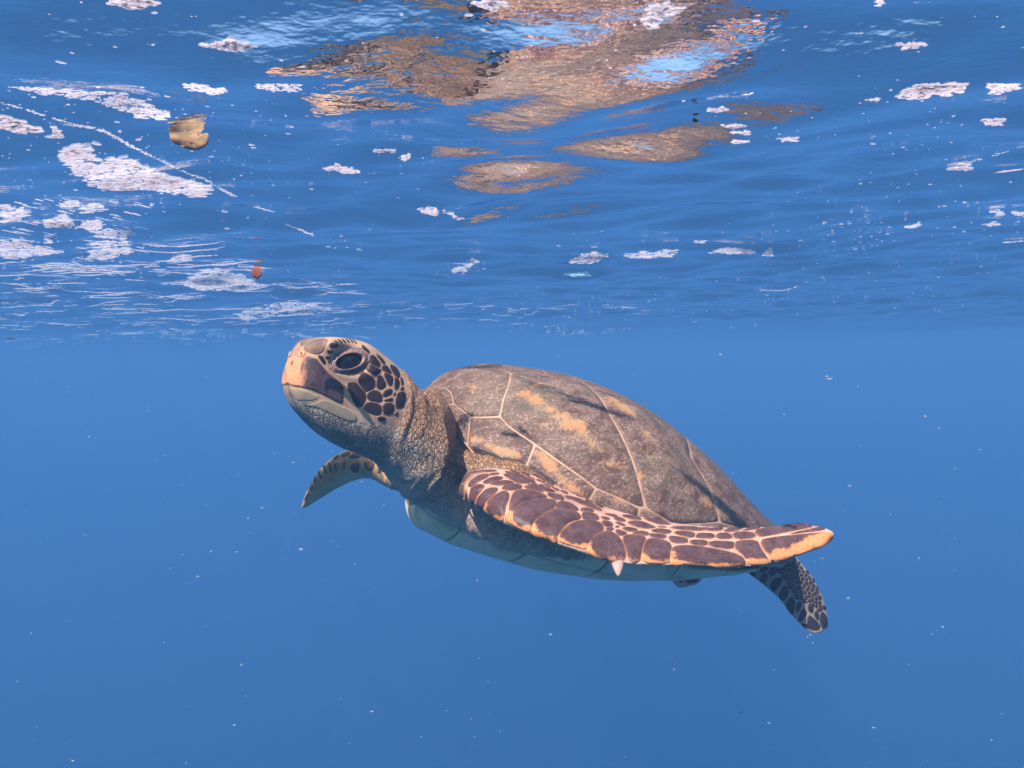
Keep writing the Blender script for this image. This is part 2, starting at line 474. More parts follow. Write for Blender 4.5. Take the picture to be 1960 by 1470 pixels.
for i in nk_ix:
    p = co[i]
    q = Vector(((p @ HF) * 34 + noise.noise(Vector(tuple(p * 18))) * .9, (p @ HL) * 12, (p @ HU) * 13))
    a_ = noise.noise(q); b_ = noise.noise(q * 2.3 + Vector((7, 3, 1)))
    fold[i] = (1 - abs(a_) * 2.6) * .0026 + (1 - abs(b_) * 2.6) * .0014
co += nor * (fold * wr * (vx[:, 0] > .02))[:, None]
set_co()
bvh = make_bvh()

# pigment per vertex
colr = np.zeros((nv, 4)); colr[:, 3] = 1
def put(mask, c):
    colr[:, :3] = colr[:, :3] * (1 - mask[:, None]) + np.array(c)[None] * mask[:, None]
put(np.ones(nv), (.66, .32, .14))
put(sstep(-.05, -.11, vx[:, 2]) * sstep(.0, .1, vx[:, 0]) * .9, (.85, .64, .43))
put(throat * sstep(-.21, -.13, f_ + .5 * (h_ + .05)) * (1 - limb_w), (.62, .58, .45))
put(sstep(.0, -.06, h_) * (1 - headw) * sstep(-.3, -.2, f_) * .30 * (1 - limb_w), (.62, .50, .35))
put(headw, (.60, .36, .20))
put(headw * sstep(.000, -.022, h_ + .28 * f_ * 0 - .14 * (f_ + .03)), (.50, .45, .34))
dm = sstep(-.002, .002, dors)
put(limb_w, (.74, .42, .30))
put(limb_w * (1 - dm), (.42, .40, .30))
far_m = (limb_id == 2) * limb_w
put(far_m, (.80, .46, .18))
put(far_m * sstep(.10, -.10, chord), (.48, .46, .30))
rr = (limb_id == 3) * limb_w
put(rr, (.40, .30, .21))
at = bm_.color_attributes.new('pigment', 'FLOAT_COLOR', 'POINT'); at.data.foreach_set('color', colr.ravel())
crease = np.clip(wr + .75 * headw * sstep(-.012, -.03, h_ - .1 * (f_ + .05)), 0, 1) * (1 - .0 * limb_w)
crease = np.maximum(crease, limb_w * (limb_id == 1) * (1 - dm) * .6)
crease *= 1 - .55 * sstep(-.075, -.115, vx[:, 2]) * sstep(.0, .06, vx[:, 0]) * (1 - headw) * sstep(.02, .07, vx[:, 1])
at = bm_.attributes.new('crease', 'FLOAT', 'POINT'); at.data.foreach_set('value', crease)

# ------------------------------------------------------------------ materials of the turtle
def skin_material():
    g = Nodes('turtle_skin')
    base = g.attr('pigment', 'Color'); cr = g.attr('crease')
    v = g.pos()
    warp = g.n('TexNoise', ins={'Vector': v, 'Scale': 22, 'Detail': 3}).outputs['Color']
    wv = g.n('VectorMath', operation='MULTIPLY_ADD', ins={0: warp, 1: (.034, .034, .034), 2: v}).outputs[0]
    mp = g.n('Mapping', ins={'Vector': wv, 'Scale': (1.15, 1.0, .50), 'Rotation': (0, R(-24), 0)}).outputs[0]
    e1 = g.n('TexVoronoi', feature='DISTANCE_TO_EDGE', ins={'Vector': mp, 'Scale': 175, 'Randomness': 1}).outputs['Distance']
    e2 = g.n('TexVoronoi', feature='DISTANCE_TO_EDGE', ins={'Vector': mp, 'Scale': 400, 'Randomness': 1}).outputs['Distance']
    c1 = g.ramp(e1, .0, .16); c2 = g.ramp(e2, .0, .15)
    tone = g.noise(v, 30, 5, .65)
    col = g.mix(g.ramp(tone, .3, .75), g.mix(.55, base, (.10, .055, .035)), base)
    fine = g.noise(v, 420, 3, .6)
    col = g.mix(g.math('MULTIPLY', g.ramp(fine, .35, .7), .25), col, g.mix(.5, base, (.8, .6, .45)))
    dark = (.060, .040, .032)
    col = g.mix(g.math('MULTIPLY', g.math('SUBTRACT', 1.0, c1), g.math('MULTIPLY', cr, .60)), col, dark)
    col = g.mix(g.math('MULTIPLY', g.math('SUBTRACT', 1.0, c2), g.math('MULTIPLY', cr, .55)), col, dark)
    h = g.math('ADD', g.math('MULTIPLY', g.math('MULTIPLY', c1, cr), 1.0), g.math('MULTIPLY', g.math('MULTIPLY', c2, cr), .45))
    h = g.math('ADD', h, g.math('MULTIPLY', fine, .12))
    return g.surf(col, .55, g.bump(h, .9, .0022), .35)
M_SKIN = skin_material()
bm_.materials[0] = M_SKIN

def scale_material(name, dark, dark2, light, soft=.06, spec=.2, dust=.35):
    """horny scale: two browns, with the paler growth zone where the attribute 'zone' is high"""
    g = Nodes(name); v = g.pos()
    z = g.attr('zone'); e = g.attr('rim')
    n1 = g.noise(v, 70, 4, .6); n2 = g.noise(v, 240, 4, .7); n3 = g.noise(g.pos((1, .35, 1)), 500, 3, .6)
    d = g.mix(g.ramp(n1, .3, .7), dark, dark2)
    d = g.mix(g.math('MULTIPLY', g.ramp(n3, .45, .75), dust), d, (.30, .22, .22))
    zz = g.math('ADD', z, g.math('MULTIPLY', g.math('SUBTRACT', n1, .5), 1.1)); zz = g.math('ADD', zz, g.math('MULTIPLY', g.math('SUBTRACT', n2, .5), .35))
    lt = g.mix(g.ramp(n2, .35, .7), light, (light[0] * .8, light[1] * .72, light[2] * .7))
    c = g.mix(g.ramp(zz, .56 - soft, .56 + soft), d, lt)
    c = g.mix(g.math('MULTIPLY', g.ramp(e, 1.0, .0), .5), c, light)
    h = g.math('ADD', g.math('MULTIPLY', n2, .6), g.math('MULTIPLY', n3, .5))
    return g.surf(c, .42, g.bump(h, .5, .0006), spec)
M_HEAD = scale_material('head_scale', (.016, .010, .013), (.030, .018, .020), (.50, .30, .20), dust=.12)
M_FLIP = scale_material('flipper_scale', (.072, .031, .029), (.125, .062, .058), (.72, .30, .11), soft=.13, dust=.28)
M_FAR = scale_material('far_flipper_scale', (.10, .06, .045), (.15, .09, .06), (.66, .38, .14))
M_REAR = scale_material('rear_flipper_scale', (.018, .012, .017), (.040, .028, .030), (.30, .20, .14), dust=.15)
M_BEAK = scale_material('beak_horn', (.040, .022, .024), (.085, .048, .046), (.80, .36, .17), soft=.38, spec=.45)
M_JAW = scale_material('jaw_horn', (.30, .24, .15), (.40, .31, .18), (.50, .35, .17), spec=.4)
M_TOP = scale_material('crown_scale', (.16, .09, .06), (.24, .145, .10), (.60, .38, .26))

# ------------------------------------------------------------------ scales: real plates laid on the skin
def chaikin(p, n=2):
    for _ in range(n):
        q = np.roll(p, -1, 0); p = np.stack([.75 * p + .25 * q, .25 * p + .75 * q], 1).reshape(-1, 2)
    return p
def resamp_poly(p, n):
    q = np.vstack([p, p[:1]]); L = np.r_[0, np.cumsum(np.linalg.norm(np.diff(q, axis=0), axis=1))]
    t = np.linspace(0, L[-1], n, endpoint=False)
    return np.stack([np.interp(t, L, q[:, 0]), np.interp(t, L, q[:, 1])], 1)
def area(p): x, y = p.T; return .5 * np.sum(x * np.roll(y, -1) - np.roll(x, -1) * y)
def centroid(p):
    x, y = p.T; c = x * np.roll(y, -1) - np.roll(x, -1) * y; a = c.sum() / 2 + 1e-9
    return np.array([((x + np.roll(x, -1)) * c).sum(), ((y + np.roll(y, -1)) * c).sum()]) / (6 * a)

def plate(poly, m, name='scale', parent=None, h=.0011, bevel=3.0, seam=0.0, zone=None, bv=None, mirror=False, dome=.0006, smooth=1, grow=0.0):
    """poly: outline traced in the photograph; it is laid on the skin there and given thickness"""
    poly = np.array(poly, float)
    if area(poly) < 0: poly = poly[::-1]
    c = centroid(poly)
    size = math.sqrt(abs(area(poly)))
    if grow: q_ = np.linalg.norm(poly - c, axis=1, keepdims=True) + 1e-6; poly = c + (poly - c) * (1 + grow / q_)
    poly = chaikin(poly, smooth)
    n = int(np.clip(size * 1.5, 12, 40)); n += n % 2
    p = resamp_poly(poly, n)
    r = np.linalg.norm(p - c, axis=1, keepdims=True) + 1e-6
    if seam: p = c + (p - c) * np.clip(1 - seam / r, .3, 1); r = np.linalg.norm(p - c, axis=1, keepdims=True) + 1e-6
    fr = [1.0, 1.0, None] + ([.72, .45, .2] if size > 14 else [.5])
    V, Z, E = [], [], []
    bvh_ = bv or bvh
    def lay(x, y, lift):
        q, nn = hit(bvh_, x, y)
        if q is None:
            return None
        if np.dot(nn, q - CO) > 0: nn = -nn
        return q, nn
    rings_ = []
    last = None
    for k, f in enumerate(fr):
        if f is None: pts = c + (p - c) * np.clip(1 - bevel / r, .35, 1)
        else: pts = c + (p - c) * f
        rings_.append(pts)
    base, nrm = [], []
    for pts in rings_ + [c[None]]:
        for (x, y) in pts:
            q = lay(x, y, 0)
            if q is None:                      # just off the edge of the body: step back towards the middle
                for s in (.96, .92, .88, .82, .75, .65, .5):
                    q = lay(c[0] + (x - c[0]) * s, c[1] + (y - c[1]) * s, 0)
                    if q is not None: break
                if q is None: return None
            base.append(q[0]); nrm.append(q[1])
    base = np.array(base); nrm = np.array(nrm)
    med = np.median(np.linalg.norm(base - CO, axis=1))
    dist = np.linalg.norm(base - CO, axis=1)
    if (np.abs(dist - med) > .09).any(): 
        bad = np.abs(dist - med) > .09
        if bad.mean() > .4: return None
        ok = np.nonzero(~bad)[0]
        allp = np.vstack(rings_ + [c[None]])
        for i in np.nonzero(bad)[0]:
            j = ok[np.argmin(((allp[ok] - allp[i]) ** 2).sum(1))]; base[i] = base[j]; nrm[i] = nrm[j]
    nr_ = nrm.copy()
    for k in range(len(rings_)):               # smooth normals along each ring
        sl = slice(k * n, (k + 1) * n); a = nrm[sl]; nr_[sl] = a + np.roll(a, 1, 0) + np.roll(a, -1, 0)
    nr_ /= np.linalg.norm(nr_, axis=1, keepdims=True) + 1e-9
    lifts = [-.0015, h * .55, h] + [h + dome * (1 - f * f) for f in fr[3:]]
    li_ = np.concatenate([np.full(n, l) for l in lifts] + [np.array([h + dome])])
    V = base + nr_ * li_[:, None]
    nr = len(rings_)
    F = []
    for k in range(nr - 1):
        for i in range(n):
            j = (i + 1) % n
            F.append((k * n + i, k * n + j, (k + 1) * n + j, (k + 1) * n + i))
    cc = nr * n
    F += [((nr - 1) * n + i, (nr - 1) * n + (i + 1) % n, cc) for i in range(n)]
    # consistent outward facing
    a, b, d = V[F[-1][0]], V[F[-1][1]], V[cc]
    if np.dot(np.cross(b - a, d - a), nr_[cc]) < 0: F = [tuple(reversed(f)) for f in F]
    rim = np.concatenate([np.full(n, v) for v in ([0, 0, .8] + [1] * len(fr[3:]))] + [np.array([1.0])])
    allp = np.vstack(rings_ + [c[None]])
    zz = np.zeros(len(V)) if zone is None else np.array([zone(x, y, c, p) for x, y in allp])
    objs = []
    for mi in ((0, 1) if mirror else (0,)):
        W, FF = V, F
        if mi:
            s = (V - HO) @ HL; W = V - 2 * s[:, None] * HL; FF = [tuple(reversed(f)) for f in F]
        o = part(name, W, FF, m); o.parent = parent or body
        o.data.attributes.new('zone', 'FLOAT', 'POINT').data.foreach_set('value', zz.astype(float))
        o.data.attributes.new('rim', 'FLOAT', 'POINT').data.foreach_set('value', rim.astype(float))
        objs.append(o)
    return objs[0]

def zm(pts, x0, y0, k): return [(x0 + x / k, y0 + y / k) for x, y in pts]
HZ = lambda pts: zm(pts, 530, 630, 6.533)

HEAD_SCALES = [
 [(1160,340),(1210,330),(1290,440),(1270,465),(1150,420)], [(1150,440),(1280,500),(1280,530),(1230,580),(1115,510)],
 [(1065,560),(1110,560),(1210,620),(1215,720),(1130,770),(1080,740),(1015,640)], [(1250,610),(1300,570),(1365,700),(1300,745),(1245,720)],
 [(1330,540),(1445,590),(1440,690),(1395,700),(1360,620)], [(1310,460),(1370,450),(1445,570),(1310,510)],
 [(1215,300),(1300,355),(1360,430),(1315,440)], [(1390,440),(1490,480),(1530,560),(1520,605),(1460,570)],
 [(1465,600),(1520,625),(1525,700),(1490,755),(1460,720)], [(1540,600),(1560,600),(1585,690),(1560,700),(1535,640)],
 [(1540,720),(1580,720),(1580,760),(1540,760)], [(860,680),(985,670),(1030,740),(1100,800),(1090,900),(1040,955),(985,955)],
 [(1140,800),(1220,765),(1290,800),(1305,880),(1280,900),(1200,895),(1135,860)], [(1330,780),(1400,745),(1435,760),(1425,810),(1325,850)],
 [(1340,880),(1440,850),(1445,895),(1340,900)], [(1455,790),(1485,785),(1478,830),(1450,825)],
 [(1510,800),(1590,785),(1600,870),(1575,960),(1490,980),(1490,880)], [(1100,950),(1150,915),(1290,940),(1290,1040),(1230,1060),(1110,1010)],
 [(1325,930),(1450,925),(1450,1030),(1400,1060),(1330,1045)], [(1460,1055),(1500,1020),(1515,1045),(1475,1080)], [(1250,1100),(1310,1085),(1362,1110),(1340,1145),(1270,1142)],
 [(1050,200),(1090,215),(1170,290),(1130,300),(1080,260)], [(510,330),(570,325),(600,390),(600,440),(560,400)],
 [(650,190),(690,165),(760,180),(775,210),(720,235),(660,225)], [(615,250),(690,260),(705,295),(640,305)], [(600,330),(665,330),(675,365),(610,372)], [(635,385),(668,385),(660,412),(635,408)],
 [(700,148),(722,143),(775,168),(762,182)], [(748,130),(772,130),(822,166),(806,180)], [(797,124),(820,124),(868,166),(852,176)], [(845,122),(868,122),(912,160),(896,172)], [(890,124),(915,128),(958,168),(942,178)], [(932,132),(962,142),(1004,180),(986,188)],
]
for k, p in enumerate(HEAD_SCALES):
    plate(HZ(p), M_HEAD, h=.0010 if k < 23 else .0007, bevel=1.6, grow=min(3.6, .16 * math.sqrt(abs(area(np.array(HZ(p)))))) if k < 23 else .9, mirror=True)
plate(HZ([(335,235),(420,160),(520,128),(640,135),(598,190),(570,270),(510,308),(400,280)]), M_TOP, h=.0008, bevel=1.5, grow=2.4, mirror=True)
plate(HZ([(318,215),(300,170),(340,130),(500,118),(410,150)]), M_TOP, h=.0008, bevel=1.2, grow=2.4, mirror=True)

lin = lambda v, a, b: float(np.clip((v - a) / (b - a), 0, 1))
# horn of the upper beak: pale in front, dark towards the cheek
BEAK = HZ([(78,690),(84,600),(115,480),(160,375),(235,345),(330,345),(400,325),(500,345),(560,430),(650,540),(830,680),(848,770),(822,940),(730,905),(600,835),(460,770),(330,730),(200,715),(135,685),(98,712)])
def beak_zone(x, y, c, p):
    X, Y = (x - 530) * 6.533, (y - 630) * 6.533
    z = 1.1 - lin(X + .10 * (Y - 500), 290, 450) * 1.3
    z = max(z, .75 - abs((Y - (735 + (X - 330) * .56)) - 0) / 60) if X > 330 else z     # pale band along the cutting edge
    z -= .75 * math.exp(-((X - 205 + .25 * (Y - 420)) / 22) ** 2 - ((Y - 425) / 50) ** 2) + .55 * math.exp(-((X - 320 + .15 * (Y - 470)) / 16) ** 2 - ((Y - 480) / 90) ** 2)
    return z

def dense_plate(poly, m, name, h, zone=None, step=2.2, bev=3.0, mirror=False, parent=None):
    """a large plate with a close inner grid, for outlines that are not star-shaped"""
    poly = chaikin(np.array(poly, float), 1)
    if area(poly) < 0: poly = poly[::-1]
    per = np.linalg.norm(np.diff(np.vstack([poly, poly[:1]]), axis=0), axis=1).sum()
    b = resamp_poly(poly, int(per / step)); nb = len(b)
    tng = np.roll(b, -1, 0) - np.roll(b, 1, 0); inn = np.stack([-tng[:, 1], tng[:, 0]], 1); inn /= np.linalg.norm(inn, axis=1, keepdims=True)
    def inside(p):
        x, y = p; c_ = False; j = nb - 1
        for i in range(nb):
            if (b[i][1] > y) != (b[j][1] > y) and x < (b[j][0] - b[i][0]) * (y - b[i][1]) / (b[j][1] - b[i][1]) + b[i][0]: c_ = not c_
            j = i
        return c_
    g = []
    for yy in np.arange(b[:, 1].min(), b[:, 1].max(), step):
        for xx in np.arange(b[:, 0].min(), b[:, 0].max(), step):
            p = np.array([xx + rng.uniform(-.2, .2), yy + rng.uniform(-.2, .2)])
            d = np.sqrt(((b - p) ** 2).sum(1).min())
            if d > step * .75 and inside(p): g.append(p)
    from mathutils.geometry import delaunay_2d_cdt
    pts = np.vstack([b] + ([np.array(g)] if g else []))
    vs, _, fs, ov, _, _ = delaunay_2d_cdt([Vector(p) for p in pts], [(i, (i + 1) % nb) for i in range(nb)], [], 1, 1e-5)
    vs = np.array([tuple(v) for v in vs]); d = np.array([np.sqrt(((b - v) ** 2).sum(1).min()) for v in vs])
    base, nrm = [], []
    cc = vs.mean(0)
    for x, y in vs:
        q, nn = hit(bvh, x, y); s_ = 1.0
        while q is None and s_ > .3:
            s_ -= .03; q, nn = hit(bvh, cc[0] + (x - cc[0]) * s_, cc[1] + (y - cc[1]) * s_)
        if np.dot(nn, q - CO) > 0: nn = -nn
        base.append(q); nrm.append(nn)
    base, nrm = np.array(base), np.array(nrm)
    li = np.where(d < .3, -.0006, h * np.clip(d / bev, 0, 1) ** .5)
    V = base + nrm * li[:, None]
    F = [tuple(f) for f in fs]
    F2 = []
    for f in F:
        n_ = np.cross(V[f[1]] - V[f[0]], V[f[2]] - V[f[0]])
        F2.append(f if np.dot(n_, nrm[f[0]]) > 0 else tuple(reversed(f)))
    zz = np.array([zone(x, y, cc, b) if zone else 0 for x, y in vs], float); rr_ = np.clip(d / bev, 0, 1)
    for mi in ((0, 1) if mirror else (0,)):
        W, FF = V, F2
        if mi: s_ = (V - HO) @ HL; W = V - 2 * s_[:, None] * HL; FF = [tuple(reversed(f)) for f in F2]
        o = part(name, W, FF, m); o.parent = parent or body
        o.data.attributes.new('zone', 'FLOAT', 'POINT').data.foreach_set('value', zz)
        o.data.attributes.new('rim', 'FLOAT', 'POINT').data.foreach_set('value', rr_.astype(float))
dense_plate(BEAK, M_BEAK, 'beak', .0016, beak_zone, mirror=True)
dense_plate(HZ([(128,720),(150,712),(230,735),(340,750),(470,795),(555,850),(480,892),(390,915),(250,902),(205,870),(160,790)]), M_JAW, 'jaw_plate', .0004, mirror=True)
dense_plate(HZ([(235,925),(390,932),(500,905),(565,868),(650,880),(820,950),(900,985),(1000,1050),(1010,1150),(940,1175),(800,1125),(600,1035),(500,990),(300,950)]), M_JAW, 'jaw_plate', .0006,
            lambda x, y, c, p: .3, mirror=True)

# eye and eyelids
EC = np.array([670.0, 690.5]); ER = (25.5, 13.8); EROT = R(-14)
def eye_xy(th, r):
    x, y = math.cos(th) * ER[0] * r, math.sin(th) * ER[1] * r * (1.0 if math.sin(th) > 0 else .98)
    y += .12 * x * (1 if math.sin(th) < 0 else .2) * 0
    return EC[0] + x * math.cos(EROT) - y * math.sin(EROT), EC[1] + x * math.sin(EROT) + y * math.cos(EROT)
def lid_material():
    g = Nodes('eyelid_skin'); v = g.pos(); r = g.attr('zone')
    n = g.noise(v, 300, 4, .6)
    c = g.mix(g.ramp(n, .3, .7), (.24, .13, .10), (.46, .29, .21))
    c = g.mix(g.ramp(g.math('ADD', r, g.math('MULTIPLY', n, .5)), .75, 1.0), (.13, .075, .07), c)
    return g.surf(c, .45, g.bump(n, .6, .0008), .4)
M_LID = lid_material()
gE = Nodes('dark_eye'); vE = gE.pos()
M_EYE = gE.surf(gE.mix(gE.ramp(gE.noise(vE, 160, 3), .4, .7), (.006, .006, .008), (.014, .012, .016)), .12, None, .3)
nth, prof = 72, [(0.99, -.0050, .3), (1.04, -.0014, .8), (1.09, .0010, 1), (1.14, .0014, 1), (1.20, .0002, .1), (1.25, .0010, .9), (1.30, .0011, .8), (1.37, .0001, .1), (1.45, .0008, .8), (1.53, .0007, .7), (1.60, -.0001, .2), (1.70, .0004, .7), (1.80, -.0008, .6)]
lv, lz = [], []
EB = make_bvh()
# smooth support surface for the lids: an average of the skin around the eye, so that the socket does not pull them in
ring_pts = np.array([hit(bvh, *eye_xy(t, 1.75))[0] for t in np.linspace(0, 2 * np.pi, 48, endpoint=False)])
ring_n = np.array([hit(bvh, *eye_xy(t, 1.75))[1] for t in np.linspace(0, 2 * np.pi, 48, endpoint=False)])
e_c = ring_pts.mean(0); e_n = unit(ring_n.mean(0))
if np.dot(e_n, e_c - CO) > 0: e_n = -e_n
e_top = e_c + e_n * .0055
for r, hgt, z in prof:
    for k in range(nth):
        th = 2 * np.pi * k / nth
        q, nn = hit(bvh, *eye_xy(th, max(r, 1.0)))
        d = ray(*eye_xy(th, r)); t = np.dot(e_top - CO, e_n) / np.dot(d, e_n); pl = CO + d * t       # plane through the bulge
        rel = pl - e_top; pl = pl - e_n * (np.dot(rel, rel) * 7.0)
        b = sstep(1.15, 1.75, r); q0 = pl if q is None else pl * (1 - b) + q * b
        wob = .0002 * math.sin(th * 17 + r * 9) * (r > 1.1)
        lv.append(q0 + e_n * (hgt * (.6 if hgt > 0 else 1) + wob)); lz.append(z)
LF = grid_faces(len(prof), nth, wrap=True)
def eye_mirror(V): s = (V - HO) @ HL; return V - 2 * s[:, None] * HL
lv = np.array(lv)
for mi in (0, 1):
    o = part('eyelid', eye_mirror(lv) if mi else lv, [tuple(reversed(f)) if not mi else tuple(f) for f in LF.tolist()], M_LID); o.parent = body
    o.data.attributes.new('zone', 'FLOAT', 'POINT').data.foreach_set('value', np.array(lz, float))
ex = unit(np.cross(e_n, [0, 0, 1])); ey = np.cross(e_n, ex)
ctr_e = e_top - e_n * .0145
th_, ph_ = np.meshgrid(np.linspace(0, np.pi, 20), np.linspace(0, 2 * np.pi, 36, endpoint=False), indexing='ij')
ev = ctr_e + .0185 * (np.sin(th_) * np.cos(ph_))[..., None] * ex + .0165 * (np.sin(th_) * np.sin(ph_))[..., None] * ey + .0125 * np.cos(th_)[..., None] * e_n
ev = ev.reshape(-1, 3)
for mi in (0, 1):
    o = part('eye', eye_mirror(ev) if mi else ev, grid_faces(20, 36, wrap=True).tolist(), M_EYE); o.parent = body
# nostrils
gN = Nodes('nostril'); M_NOS = gN.surf((.012, .008, .014), .5)
q, nn = hit(bvh, 578, 678)
if np.dot(nn, q - CO) > 0: nn = -nn
a1 = unit(np.cross(nn, HF + .01)); a2 = np.cross(nn, a1)
nvv, nzz = [], []
for r, hh in ((.0052, -.0006), (.0040, .0012), (.0029, .0013), (.0020, .0000), (.0012, -.0006), (.0001, -.0008)):
    for k in range(20):
        t = 2 * np.pi * k / 20; nvv.append(q + a1 * math.cos(t) * r * .85 + a2 * math.sin(t) * r + nn * (hh + .0010)); nzz.append(1.2)
nvv = np.array(nvv); NF = grid_faces(6, 20, wrap=True).tolist()
for mi in (0, 1):
    o = part('nostril', eye_mirror(nvv) if mi else nvv, NF, M_BEAK); o.parent = body; o.data.materials.append(M_NOS)
    for i, pl in enumerate(o.data.polygons): pl.material_index = int(i >= 60)
    o.data.attributes.new('zone', 'FLOAT', 'POINT').data.foreach_set('value', np.array(nzz, float))
    o.data.attributes.new('rim', 'FLOAT', 'POINT').data.foreach_set('value', np.ones(len(nzz)))

def inside_poly(p, b):
    x, y = p; c_ = False; j = len(b) - 1
    for i in range(len(b)):
        if (b[i][1] > y) != (b[j][1] > y) and x < (b[j][0] - b[i][0]) * (y - b[i][1]) / (b[j][1] - b[i][1]) + b[i][0]: c_ = not c_
        j = i
    return c_
def cells(bound, fixed, spacing, stretch, ang, gap, m, h=.0008, lim=120):
    """small scales between the large ones: nearest-seed cells"""
    b = np.array(bound, float); fc = [np.array(f, float) for f in fixed]
    ca_, sa_ = math.cos(ang), math.sin(ang)
    def fwd(p): return np.array([(p[0] * ca_ + p[1] * sa_) / stretch, -p[0] * sa_ + p[1] * ca_])
    def inv(p): return np.array([p[0] * stretch * ca_ - p[1] * sa_, p[0] * stretch * sa_ + p[1] * ca_])
    seeds = []
    x0, x1, y0, y1 = b[:, 0].min(), b[:, 0].max(), b[:, 1].min(), b[:, 1].max()
    for _ in range(6000):
        p = np.array([rng.uniform(x0, x1), rng.uniform(y0, y1)])
        if not inside_poly(p, b) or any(inside_poly(p, f) or np.sqrt(((f - p) ** 2).sum(1).min()) < spacing * .45 for f in fc): continue
        q_ = fwd(p)
        if any(np.linalg.norm(q_ - s_) < spacing for s_ in seeds): continue
        seeds.append(q_)
    blockers = [fwd(v) for f in fc for v in resamp_poly(f, 14)]
    out = 0
    for i, s_ in enumerate(seeds[:lim]):
        cell = [s_ + spacing * 1.1 * np.array([math.cos(t), math.sin(t)]) for t in np.linspace(0, 2 * np.pi, 10, endpoint=False)]
        for j, o_ in enumerate(seeds + blockers):
            if j == i or np.linalg.norm(o_ - s_) > 2.4 * spacing: continue
            k_ = .5 if j < len(seeds) else .92
            mid = s_ + (o_ - s_) * k_; d = o_ - s_; new = []
            for a_, b_ in zip(cell, cell[1:] + cell[:1]):
                da, db = np.dot(a_ - mid, d), np.dot(b_ - mid, d)
                if da <= 0: new.append(a_)
                if da * db < 0: new.append(a_ + (b_ - a_) * da / (da - db))
            cell = new
            if len(cell) < 3: break
        if len(cell) < 3: continue
        poly = [inv(c_) for c_ in cell]
        if abs(area(np.array(poly))) < 6: continue
        if plate(poly, m, h=h, bevel=.9, seam=gap) is not None: out += 1
    return out
# ------------------------------------------------------------------ near flipper
FA = lambda pts: zm(pts, 870, 880, 7.538)
FB = lambda pts: zm(pts, 1080, 930, 7.538)
FC = lambda pts: zm(pts, 1320, 960, 6.533)
def z_low(k=1.0, left=.5):
    """paler towards the leading edge (below) and the shoulder side of the scale"""
    def f(x, y, c, p):
        x0, x1 = p[:, 0].min(), p[:, 0].max(); y0, y1 = p[:, 1].min(), p[:, 1].max()
        b = (y - y0) / (y1 - y0); a = (x - x0) / (x1 - x0)
        v = max(0, (b - .62) / .38) * k + max(0, (.30 - a) / .30) * left * (.35 + .8 * b)
        return v
    return f
row1 = [
 (FA([(95,370),(150,360),(138,440),(118,560),(92,500)]), 0), (FA([(168,450),(190,470),(184,600),(166,560)]), 0),
 (FA([(255,400),(330,365),(435,372),(405,430),(315,520),(268,645),(215,600),(235,480)]), z_low(.5, .5)),
 (FA([(480,420),(622,412),(605,470),(485,560),(430,640),(380,730),(290,670),(320,590),(400,490)]), z_low(.3, .9)),
 (FA([(640,490),(700,462),(775,485),(778,560),(730,650),(722,760),(698,880),(640,860),(540,790),(450,740),(440,700),(480,610),(560,540)]), z_low(1.0, 1.3)),
 (FA([(845,485),(930,440),(1080,442),(1240,485),(1350,548),(1180,562),(1020,590),(890,665),(820,730),(790,722),(806,610)]), 0),
 (FA([(1180,565),(1400,578),(1465,610),(1420,705),(1380,725),(1250,795),(1150,880),(1110,960),(1095,1050),(960,990),(850,930),(745,880),(750,780),(830,740),(900,680),(1020,600)]), z_low(1.0, 1.2)),
 (FA([(1420,722),(1560,722),(1770,760),(1830,858),(1660,890),(1550,970),(1485,1080),(1480,1200),(1300,1150),(1120,1070),(1118,980),(1170,890),(1290,785)]), z_low(.9, 1.2)),
 (FB([(-70,700),(10,620),(90,560),(200,512),(420,502),(530,552),(568,640),(440,705),(370,785),(322,915),(190,870),(0,820),(-95,780)]), z_low(1.1, .9)),
 (FB([(335,935),(345,830),(430,730),(560,668),(680,672),(780,745),(850,860),(878,1000),(855,1070),(620,1075),(430,1010)]), z_low(.7, 1.2)),
 (FB([(825,740),(960,712),(1185,742),(1125,850),(1092,1000),(1085,1090),(940,1088),(905,960)]), z_low(.7, .2)),
 (FB([(1135,960),(1165,830),(1230,765),(1400,785),(1545,848),(1515,1000),(1505,1120),(1108,1100)]), z_low(.9, .8)),
 ([(1283,1078),(1283,1062),(1289,1046),(1320,1045),(1355,1050),(1400,1058),(1418,1066),(1427,1077),(1420,1086),(1400,1088),(1340,1086),(1300,1084)], z_low(1.1, .9)),
 (FC([(580,500),(840,488),(872,590),(950,690),(992,752),(960,775),(720,782),(690,690),(575,600),(572,545)]), z_low(1.2, .5)),
]
for p, z in row1:
    plate(p, M_FLIP, h=.0014, bevel=2.2, grow=2.4, zone=z or None, dome=.0012)
def lobe_zone(x, y, c, p):
    X, Y = (x - 1320) * 6.533, (y - 960) * 6.533
    edge = 730 - (max(X, 1000) - 1000) * .385
    z = 1.02 - (edge - Y) / 170
    if X > 1650: z = max(z, (X - 1640) / 130)
    return z
plate(FC([(872,485),(1000,452),(1300,415),(1700,380),(1800,398),(1818,430),(1760,535),(1560,625),(1350,695),(1150,735),(1000,735),(988,690),(902,585)]), M_FLIP, h=.0014, bevel=2.2, zone=lobe_zone)
plate(FC([(792,368),(950,328),(1100,305),(1300,265),(1530,250),(1575,290),(1540,322),(1300,372),(1000,430),(850,453)]), M_FLIP, h=.0014, bevel=2, zone=lambda x, y, c, p: .2)
plate(FC([(1200,418),(1400,365),(1600,322),(1705,312),(1722,340),(1650,368),(1450,388)]), M_FLIP, h=.0012, bevel=2, zone=lambda x, y, c, p: .35)
